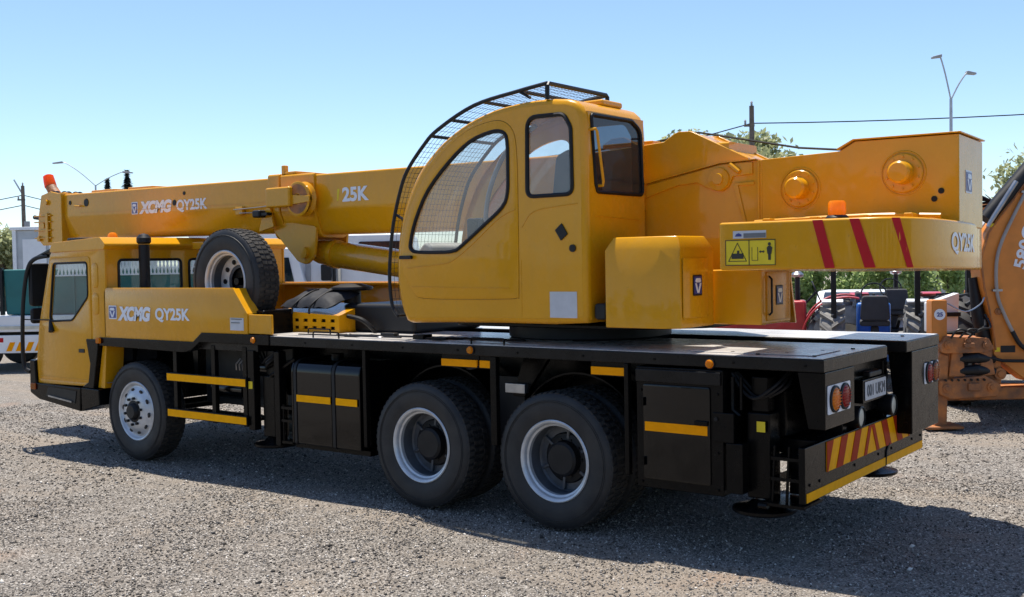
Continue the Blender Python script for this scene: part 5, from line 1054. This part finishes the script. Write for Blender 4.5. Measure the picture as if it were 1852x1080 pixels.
    b = MB(); b.prism(rounded([(2.8, .95), (4.8, .95), (4.8, 1.45), (2.8, 1.6)], .06), 'yz', 1.7, 2.5); b.build('bonnet', 'case_orange', R, bevel=.03)
    for x in (.85, 2.3):
        for y in (.9, 2.6):
            b = MB(); b.box(x-.03, x+.03, y-.03, y+.03, .95, 2.62); b.build('cab_post', 'plastic_dark', R)
    b = MB(); b.box(.78, 2.4, .8, 2.75, 2.62, 2.72); b.build('cab_roof', 'case_orange', R, bevel=.03)
backhoe()

def tractor(label, colm, loc, rz, rops=True, exh=True, group='parked tractors', fend=None):
    R = thing('tractor', label, 'tractor', loc, rz, group)
    for s in (-1, 1):
        x = .62*s
        b = MB(); b.lathe([(.30, -.17), (.5, -.185), (.58, -.15), (.6, -.08), (.6, .08), (.58, .15), (.5, .185), (.30, .17)], (x, 0, .62), (1, 0, 0), 36); w = b.build('wheel', 'dusty_rubber', R)
        b = MB()
        for k in range(17):
            for q in (-1, 1):
                a = 2*math.pi*(k+.25*q)/17
                v = []
                for rr in (.585, .655):
                    for (xx, da) in ((x+q*.185, 0), (x-q*.01, .26)):
                        for dd in (-.045, .045):
                            an = a+da+dd; v.append((xx, rr*math.cos(an), .62+rr*math.sin(an)))
                b.add(v, [(0, 1, 3, 2), (4, 6, 7, 5), (0, 4, 5, 1), (2, 3, 7, 6), (0, 2, 6, 4), (1, 5, 7, 3)])
        b.build('tyre_lug', 'dusty_rubber', w, smooth=False)
        b = MB(); b.lathe([(.001, -.06*s), (.16, -.06*s), (.24, .0), (.29, -.12), (.31, .1), (.001, .1)], (x, 0, .62), (1, 0, 0), 24, closed=False); b.build('rim', 'cream', w)
        # fender
        arc = [(math.cos(a)*.74, .62+math.sin(a)*.74) for a in np.linspace(.25, 1.85, 14)]
        b = MB(); b.prism(arc+[(p[0]*.96, .62+(p[1]-.62)*.96) for p in arc[::-1]], 'yz', x-.16, x+.16); b.build('fender', fend or colm, R, bevel=.01)
        b = MB(); b.lathe([(.18, -.1), (.33, -.11), (.37, -.06), (.37, .06), (.33, .11), (.18, .1)], (.5*s, 1.85, .37), (1, 0, 0), 28); fwl = b.build('wheel', 'dusty_rubber', R)
        b = MB(); b.lathe([(.001, -.05), (.12, -.05), (.18, .02), (.19, .06), (.001, .06)], (.5*s, 1.85, .37), (1, 0, 0), 20, closed=False); b.build('rim', 'cream', fwl)
    b = MB(); b.prism(rounded([(.65, .68), (2.25, .68), (2.3, 1.12), (2.1, 1.22), (.65, 1.28)], .07), 'yz', -.26, .26); hd = b.build('bonnet', colm, R, bevel=.05, seg=4)
    b = MB(); b.box(-.2, .2, 2.29, 2.305, .75, 1.08); b.build('grille', 'plastic_dark', hd)
    b = MB(); b.box(-.22, .22, -.35, 2.1, .42, .70); b.build('gearbox', colm if colm == 'tractor_blue' else 'plastic_dark', R, bevel=.04)
    b = MB(); b.cyl((-.55, 0, .62), (.55, 0, .62), .1, 16); b.cyl((-.45, 1.85, .40), (.45, 1.85, .40), .05, 12); b.build('axle', 'plastic_dark', R)
    b = MB(); b.prism(rounded([(-.22, 1.04), (.22, 1.04), (.19, 1.42), (-.19, 1.42)], .06), 'xz', -.24, -.16); st = b.build('seat', 'seat_cloth', R, bevel=.03, seg=3)
    b = MB(); b.prism(rounded(rect(-.22, .22, -.20, .22), .06), 'xy', .95, 1.04); b.box(-.06, .06, -.1, .05, .7, .95); b.build('seat_cushion', 'seat_cloth', st, bevel=.03)
    b = MB(); b.tube([(.19*math.cos(a), .48+.07*math.sin(a), 1.42+.17*math.sin(a)) for a in np.linspace(0, 2*math.pi, 25)[:-1]], .013, 6, closed=True); b.tube([(0, .48, 1.42), (0, .68, 1.2)], .02, 8); b.tube([(-.18, .48, 1.42), (.18, .48, 1.42)], .01, 6); b.build('steering_wheel', 'plastic_dark', R)
    if exh:
        b = MB(); b.tube([(.14, .8, 1.22), (.14, .8, 1.68)], .045, 14); ex = b.build('exhaust', 'plastic_dark', R)
        b = MB(); b.lathe([(.04, 1.66), (.10, 1.68), (.11, 1.72), (.06, 1.77), (.001, 1.78)], (.14, .8, 0), (0, 0, 1), 18, closed=False); b.build('exhaust_cap', 'steel', ex)
    if rops:
        for x in (-.6, .6):
            b = MB(); b.box(x-.04, x+.04, -.38, -.28, .7, 2.1); b.build('roll_bar', 'plastic_dark', R, bevel=.01)
        b = MB(); b.box(-.64, .64, -.38, -.28, 2.101, 2.18); b.build('roll_bar', 'plastic_dark', R, bevel=.01)
    b = MB(); b.tube([(-.3, -.35, .5), (-.1, -.6, .62), (.1, -.6, .62), (.3, -.35, .5)], .03, 8); b.tube([(0, -.35, .75), (0, -.58, .9)], .03, 8); b.build('hitch', 'plastic_dark', R)
    return R
tractor('blue tractor with black seat and roll bar seen from behind over the deck', 'tractor_blue', yard(5.58, 16.6), YAW-.30, rops=True, exh=False, fend='white_paint')
tractor('red tractor facing left with black exhaust stack, left of the blue tractor', 'tractor_red', yard(5.75, 18.6), YAW+1.30, rops=False)
tractor('farther red tractor behind the blue one, beside the white car', 'tractor_red', yard(6.95, 19.6), YAW-.2, rops=False)

def flatbed():
    R = thing('flatbed_truck', 'white flatbed truck carrying a teal bin, behind the driver\'s cab', 'truck', yard(-8.63, 21.7), YAW)
    b = MB(); b.box(-3.2, 2.9, 0, 2.3, .80, 1.13); bd = b.build('load_bed', 'white_paint', R, bevel=.02)
    b = MB(); b.box(-3.2, 2.9, -.03, -.004, .86, .92); b.build('bed_rail', 'cream', bd)
    b = MB(); b.box(-1.75, -.70, -.06, -.01, .38, .74); cb = b.build('rear_board', 'white_paint', R, bevel=.01)
    for k in range(4): flat('board_stripe', [(-1.55+.19*k, .42), (-1.44+.19*k, .42), (-1.36+.19*k, .60), (-1.47+.19*k, .60)], 'side', -.06, 'reflect_orange', cb, .004)
    flat('lamp', rect(-1.72, -1.60, .60, .69), 'side', -.06, 'red_decal', cb, .004)
    b = MB(); b.box(-3.0, 2.6, .3, 2.0, .50, .79); b.build('chassis', 'plastic_dark', R)
    b = MB(); b.prism([(-1.62, 1.14), (2.35, 1.14), (2.4, 2.06), (-1.66, 2.06)], 'xz', .15, 2.0); tb = b.build('teal_bin', 'teal', R, bevel=.03)
    b = MB(); b.box(-1.72, -1.66, .1, .2, 1.14, 2.1); b.build('bin_edge', 'plastic_dark', tb)
    b = MB()
    for k in range(40):
        x = -.55+.075*k
        b.prism([(x, 1.93), (x+.03, 1.93), (x+.12, 2.30), (x+.09, 2.30)], 'xz', .10, .115)
        b.prism([(x+.09, 1.93), (x+.12, 1.93), (x+.03, 2.30), (x, 2.30)], 'xz', .117, .13)
    b.box(-.6, 2.6, .09, .14, 2.30, 2.33); b.box(-.6, 2.6, .09, .14, 1.905, 1.932)
    b.build('lattice_rail', 'white_paint', R)
    for k in range(5):
        b = MB(); b.box(-1.0+.75*k, -.96+.75*k, .12, .15, 1.14, 2.06); b.build('bin_rib', 'teal', tb)
    for x in (-2.2, 1.9):
        for y in (.2, 2.1):
            b = MB(); b.lathe([(.2, -.13), (.4, -.14), (.44, -.1), (.44, .1), (.4, .14), (.2, .13)], (x, y, .44), (0, 1, 0), 28); w = b.build('wheel', 'rubber', R)
            b = MB(); b.lathe([(.001, -.08), (.2, -.08), (.21, .05), (.001, .05)], (x, y, .44), (0, 1, 0), 20, closed=False); b.build('rim', 'rim_paint', w)
    b = MB(); b.prism(rounded([(2.95, .6), (4.5, .6), (4.55, 1.3), (4.3, 2.4), (2.95, 2.4)], .1), 'xz', .05, 2.25); c = b.build('cab', 'white_paint', R, bevel=.04)
    b = MB(); b.prism([(3.3, 1.45), (4.3, 1.45), (4.15, 2.2), (3.3, 2.2)], 'xz', .035, .048); b.build('window', 'glass_dark', c)
flatbed()
def boxtruck():
    R = thing('box_truck', 'white box truck glimpsed under the crane boom behind the spare wheel', 'truck', yard(-3.56, 22.0), YAW)
    b = MB(); b.box(-1.07, -.10, 0, 2.3, .9, 3.1); bd = b.build('box_body', 'white_paint', R, bevel=.02)
    for x in (-1.12, -.58, -.04):
        b = MB(); b.box(x-.05, x+.05, -.04, .1, .85, 3.12); b.build('body_post', 'roof_grey', bd)
    b = MB(); b.prism(rounded([(.06, .6), (1.62, .6), (1.75, 1.35), (1.45, 2.65), (.06, 2.65)], .08), 'xz', .05, 2.2); cb = b.build('cab', 'white_paint', R, bevel=.04)
    b = MB(); b.prism(rounded([(.45, 1.95), (1.42, 1.95), (1.30, 2.5), (.45, 2.5)], .05), 'xz', .03, .048); b.build('window', 'glass_dark', cb)
    b = MB(); b.prism(rounded(rect(-.28, -.08, 1.72, 2.05), .04), 'xz', -.25, -.15); b.tube([(-.02, -.2, 1.5), (-.02, -.2, 2.7)], .035, 8); b.build('mirror', 'plastic_dark', cb)
    b = MB(); b.box(-3.0, 1.5, .4, 1.9, .5, .84); b.build('chassis', 'plastic_dark', R)
    b = MB(); b.box(-3.0, -1.18, 0, 2.3, .9, 3.1); b.build('box_body', 'white_paint', R, bevel=.02)
    for x in (-2.2, .9):
        for y in (.15, 2.1):
            b = MB(); b.lathe([(.2, -.13), (.4, -.14), (.46, -.1), (.46, .1), (.4, .14), (.2, .13)], (x, y, .46), (0, 1, 0), 28); w = b.build('wheel', 'rubber', R)
            b = MB(); b.lathe([(.001, -.08), (.2, -.08), (.21, .05), (.001, .05)], (x, y, .46), (0, 1, 0), 20, closed=False); b.build('rim', 'rim_paint', w)
boxtruck()
def site_cabin():
    R = thing('site_cabin', 'pale grey site cabin standing behind the flatbed truck at far left', 'cabin', yard(-13.25, 30), YAW)
    b = MB(); b.box(-.55, 2.6, 0, 2.4, 0, 3.15); w = b.build('wall', 'galvanised', R, bevel=.02)
    for x in (-.57, .45, 1.5): 
        b = MB(); b.box(x, x+.10, -.05, -.003, 0, 3.17); b.build('frame_post', 'white_paint', w)
    b = MB(); b.box(-.62, 2.65, -.08, 2.45, 3.152, 3.24); b.build('roof', 'white_paint', R, bevel=.01)
    for x in (-.30, .65):
        b = MB(); b.box(x, x+.65, -.02, -.003, 1.2, 2.9); b.build('wall_panel', 'white_paint', w)
site_cabin()
def car():
    R = thing('parked_car', 'small white car parked beyond the tractors, left of the grey shed', 'car', yard(7.05, 21.6), YAW+1.2)
    prof = rounded([(-1.9, .35), (1.95, .35), (1.95, .72), (1.3, .88), (.75, 1.33), (-1.1, 1.36), (-1.75, .92), (-1.92, .75)], .12, 4)
    b = MB(); b.prism(prof, 'xz', -.8, .8); bd = b.build('body', 'white_paint', R, bevel=.06, seg=3)
    for y in (-.803, .803):
        b = MB(); b.prism(rounded([(-1.4, .92), (1.0, .92), (.68, 1.27), (-1.05, 1.29)], .05), 'xz', y-.004, y+.004); b.build('window', 'glass_dark', bd)
    b = MB(); b.add([(-1.13, -.66, 1.33), (-1.13, .66, 1.33), (-1.70, .70, .96), (-1.70, -.70, .96)], [(0, 1, 2, 3)]); b.build('rear_window', 'glass_dark', bd, xf=lambda x, y, z: (x*1.012, y, z+.012))
    b = MB(); b.add([(.80, -.66, 1.31), (.80, .66, 1.31), (1.27, .70, .92), (1.27, -.70, .92)], [(0, 1, 2, 3)]); b.build('windscreen', 'glass_dark', bd, xf=lambda x, y, z: (x*1.012, y, z+.012))
    for x in (-1.2, 1.2):
        for y in (-.74, .74):
            b = MB(); b.lathe([(.18, -.09), (.29, -.1), (.31, -.07), (.31, .07), (.29, .1), (.18, .09)], (x, y, .31), (0, 1, 0), 24); w = b.build('wheel', 'rubber', R)
            b = MB(); b.lathe([(.001, -.06), (.18, -.06), (.19, .06), (.001, .06)], (x, y, .31), (0, 1, 0), 18, closed=False); b.build('rim', 'rim_paint', w)
car()
def shed():
    R = thing('shed', 'dark grey corrugated shed behind the backhoe and tractors', 'shed', yard(16.6, 38), YAW)
    b = MB(); b.box(-1.8, 7.0, 0, 6, 0, 2.6); w = b.build('wall', 'wall_grey', R)
    for k in range(12):
        b = MB(); b.box(-1.82, 7.02, -.03, -.002, .15+.2*k, .2+.2*k); b.build('cladding_rib', 'roof_grey', w)
    b = MB(); b.prism([(-.3, 2.6), (6.3, 2.6), (3, 3.3)], 'yz', -2.0, 7.2); b.build('roof', 'roof_grey', R)
    for x in (-1.5, .7, 3.2):
        b = MB(); b.box(x-.08, x+.08, -.25, -.1, 0, 2.7); b.build('post', 'galvanised', R)
shed()

# foliage
def leaves(n, centre, rad, size, hollow=.35, lump=None):
    c = np.array(centre); r = np.array(rad)
    d = rng.normal(size=(n, 3)); d /= np.linalg.norm(d, axis=1)[:, None]
    if lump is None: lump = 14
    lc = rng.normal(size=(lump, 3)); lc /= np.linalg.norm(lc, axis=1)[:, None]; lc *= rng.uniform(.35, .85, (lump, 1)); lr = rng.uniform(.22, .45, lump)
    k = rng.integers(0, lump, n); p = lc[k]+d*(lr[k]*rng.uniform(hollow, 1.05, n))[:, None]
    p = c+p*r
    a = rng.normal(size=(n, 3)); a /= np.linalg.norm(a, axis=1)[:, None]; bq = np.cross(a, rng.normal(size=(n, 3))); bq /= np.linalg.norm(bq, axis=1)[:, None]
    s = size*rng.uniform(.5, 1.3, (n, 1))
    V = np.stack([p-a*s, p+bq*s*.5, p+a*s, p-bq*s*.5], 1).reshape(-1, 3)
    return V
def leaf_obj(name, V, mt, parent):
    me = bpy.data.meshes.new(name); n = len(V)//4
    me.vertices.add(len(V)); me.vertices.foreach_set('co', V.ravel().astype(np.float32)); me.loops.add(n*4); me.loops.foreach_set('vertex_index', np.arange(n*4, dtype=np.int32)); me.polygons.add(n); me.polygons.foreach_set('loop_start', np.arange(0, n*4, 4, dtype=np.int32)); me.update()
    me.materials.append(MATS[mt]); o = bpy.data.objects.new(name, me); COL.objects.link(o); o.parent = parent; return o
def tree(label, loc, h, w, mt='leaf_green', n=3500, size=.16, trunk=.18, name='tree', group=None, base=.35):
    R = thing(name, label, 'tree', loc, 0, group)
    b = MB(); b.tube([(0, 0, 0), (.05*w, 0, h*.3), (.02*w, .03*w, h*.75)], [trunk, trunk*.75, trunk*.25], 10)
    for k in range(6):
        a = k*1.05+.3; b.tube([(.04*w, 0, h*(.28+.05*k)), (math.cos(a)*w*.22, math.sin(a)*w*.22, h*(.45+.06*k)), (math.cos(a)*w*.36, math.sin(a)*w*.36, h*(.55+.06*k))], [trunk*.45, trunk*.28, trunk*.1], 6)
    b.build('trunk', 'bark', R)
    leaf_obj('crown', leaves(n, (0, 0, h*(base+(1-base)/2)), (w/2, w/2, h*(1-base)/2*1.05), size, lump=44), mt, R); return R
tree('pale spreading tree whose crown shows above the boom heel', yard(11.6, 62), 9.3, 10.5, 'leaf_pale_haze', 22000, .19, base=.3)
tree('pale green tree at the right edge above the backhoe', yard(22.6, 47), 6.3, 5.0, 'leaf_pale_haze', 4200, .15, base=.3)
tree('bushy green tree at the left edge beyond the flatbed truck', yard(-23.6, 50), 3.9, 3.6, 'leaf_pale_haze', 3800, .14, base=.2)
tree('tall green tree left of the site cabin, half out of the picture', yard(-27.0, 54), 4.2, 4.2, 'leaf_green', 3000, .15, base=.2)
def conifer(label, loc, h, w):
    R = thing('conifer', label, 'tree', loc)
    b = MB(); b.tube([(0, 0, 0), (0, 0, h)], [.22, .03], 8); b.build('trunk', 'bark', R)
    n = 1600; t_ = rng.random(n)**.7; a = rng.uniform(0, 6.28, n); rr = (1-t_)*w/2*rng.uniform(.3, 1.05, n)*(1+.25*np.sin(t_*45)); p = np.stack([np.cos(a)*rr, np.sin(a)*rr, 1+t_*(h-1)], -1)
    d = np.stack([np.cos(a), np.sin(a), -.3*np.ones(n)], -1); q = np.cross(d, [0, 0, 1]); s = .4*rng.uniform(.5, 1.2, (n, 1))
    leaf_obj('crown', np.stack([p-d*s, p+q*s*.45, p+d*s, p-q*s*.45], 1).reshape(-1, 3), 'leaf_dark_haze', R)
conifer('small dark conifer top, left of the two over the boom', yard(-44.6, 120), 12.0, 4.4)
conifer('larger dark conifer top, right of the two over the boom', yard(-42.4, 120), 12.9, 5.0)
def hedge():
    R = thing('hedge', 'long bright green hedge along the yard behind the tractors', 'hedge', yard(9.9, 31), YAW)
    V = []
    for k in range(15): V.append(leaves(1500, (-3.2+.42*k, rng.normal(0, .2), 1.2+rng.normal(0, .1)), (.75, .7, 1.35), .09, lump=9))
    leaf_obj('foliage', np.concatenate(V), 'leaf_hedge_haze', R)
    b = MB()
    for k in range(15): b.tube([(-3.2+.5*k, 0, 0), (-3.2+.5*k+rng.normal(0, .1), rng.normal(0, .1), 1.6)], [.05, .02], 6)
    b.build('stem', 'bark', R)
hedge()

def reflection_trees():   # unseen trees behind the viewpoint, added for the glossy paint to reflect
    V = []
    for k in range(26):
        a = -1.35+2.7*k/25; d = 34+rng.normal(0, 2.5); h = rng.uniform(4.5, 8.5)
        p = EYE-FWD*(d*math.cos(a))+RGT*(d*math.sin(a)); V.append(leaves(700, (p.x, p.y, h*.52), (2.6, 2.6, h*.52), .42, lump=9))
    o = leaf_obj('reflection_trees', np.concatenate(V), 'leaf_green', None); o['kind'] = 'stuff'; o['label'] = 'unseen belt of trees added behind the viewpoint for the paint to mirror'; o['category'] = 'trees'
reflection_trees()

# poles and lamps
def lamp_post(label, loc, hj, arms, mt='galvanised', ln=.3):
    R = thing('street_lamp', label, 'street lamp', loc, YAW, 'double street lamps')
    b = MB(); b.tube([(0, 0, 0), (0, 0, hj)], [.10, .06], 12); b.build('post', mt, R)
    for dx, dz in arms:
        sg = 1 if dx > 0 else -1
        b = MB(); b.tube(catmull([(0, 0, hj-.05), (dx*.45, 0, hj+dz*.55), (dx*.85, 0, hj+dz*.95), (dx, 0, hj+dz)], 4), .032, 8); a = b.build('arm', mt, R)
        b = MB(); b.prism(rounded([(dx-sg*.08, hj+dz-.05), (dx+sg*ln, hj+dz-.09), (dx+sg*ln, hj+dz-.01), (dx-sg*.08, hj+dz+.08)], .03), 'xz', -.13, .13); b.build('lantern', 'roof_grey', a, bevel=.03)
lamp_post('double-armed street lamp standing behind the winch housing at right', yard(18.35, 45), 8.45, ((-.48, 1.75), (.72, 1.05)))
lamp_post('double-armed street lamp far off at left above the boom', yard(-28.7, 75), 7.85, ((-2.3, 1.6), (2.0, .85)), ln=.6)
def power_pole(label, loc, h, arm=True):
    R = thing('power_pole', label, 'pole', loc, YAW, 'power poles')
    b = MB(); b.tube([(0, 0, 0), (0, 0, h)], [.17, .11], 12); b.build('post', 'pole_wood', R)
    b = MB(); b.box(-.35, .12, -.06, .06, h-.95, h-.85); b.build('crossarm', 'pole_wood', R)
    for x in (-.3, .0):
        b = MB(); b.lathe([(.03, 0), (.06, .05), (.04, .1), (.06, .15), (.03, .22), (.001, .24)], (x, 0, (h if x == 0 else h-.85)), (0, 0, 1), 12, closed=False); b.build('insulator', 'roof_grey', R)
    return R
power_pole('wooden power pole rising behind the turntable', yard(11.2, 50), 9.0)
R = power_pole('thin wooden power pole far off at the left edge', yard(-31.5, 70), 7.5)
b = MB(); b.tube([(-.05, 0, 7.0), (-.55, 0, 7.9)], .05, 8); b.build('lamp_arm', 'galvanised', R)
b = MB(); b.cyl((.2, 0, 4.6), (.2, 0, 5.2), .18, 14); b.build('transformer', 'roof_grey', R)
def wire(label, pts):
    b = MB(); P = []
    for (a, c) in zip(pts[:-1], pts[1:]):
        a, c = Vector(a), Vector(c)
        for k in range(12):
            s = k/12; q = a.lerp(c, s); q.z -= 4*.35*s*(1-s); P.append(tuple(q))
    P.append(pts[-1]); b.tube(P, .028, 5); tag(b.build('power_line', 'plastic_dark'), label, 'power line')
wire('single power line crossing the sky through the right-hand pole', [yard(-2.0, 80, 8.1), yard(11.2, 50, 8.2), yard(40, 50, 9.4)])
for k, dz in enumerate((0, -.65)):
    wire(('upper' if k == 0 else 'lower')+' of two power lines at the far left pole', [yard(-60, 72, 3.4+dz), yard(-31.5, 70, 6.9+dz), yard(-17, 74, 4.2+dz)])
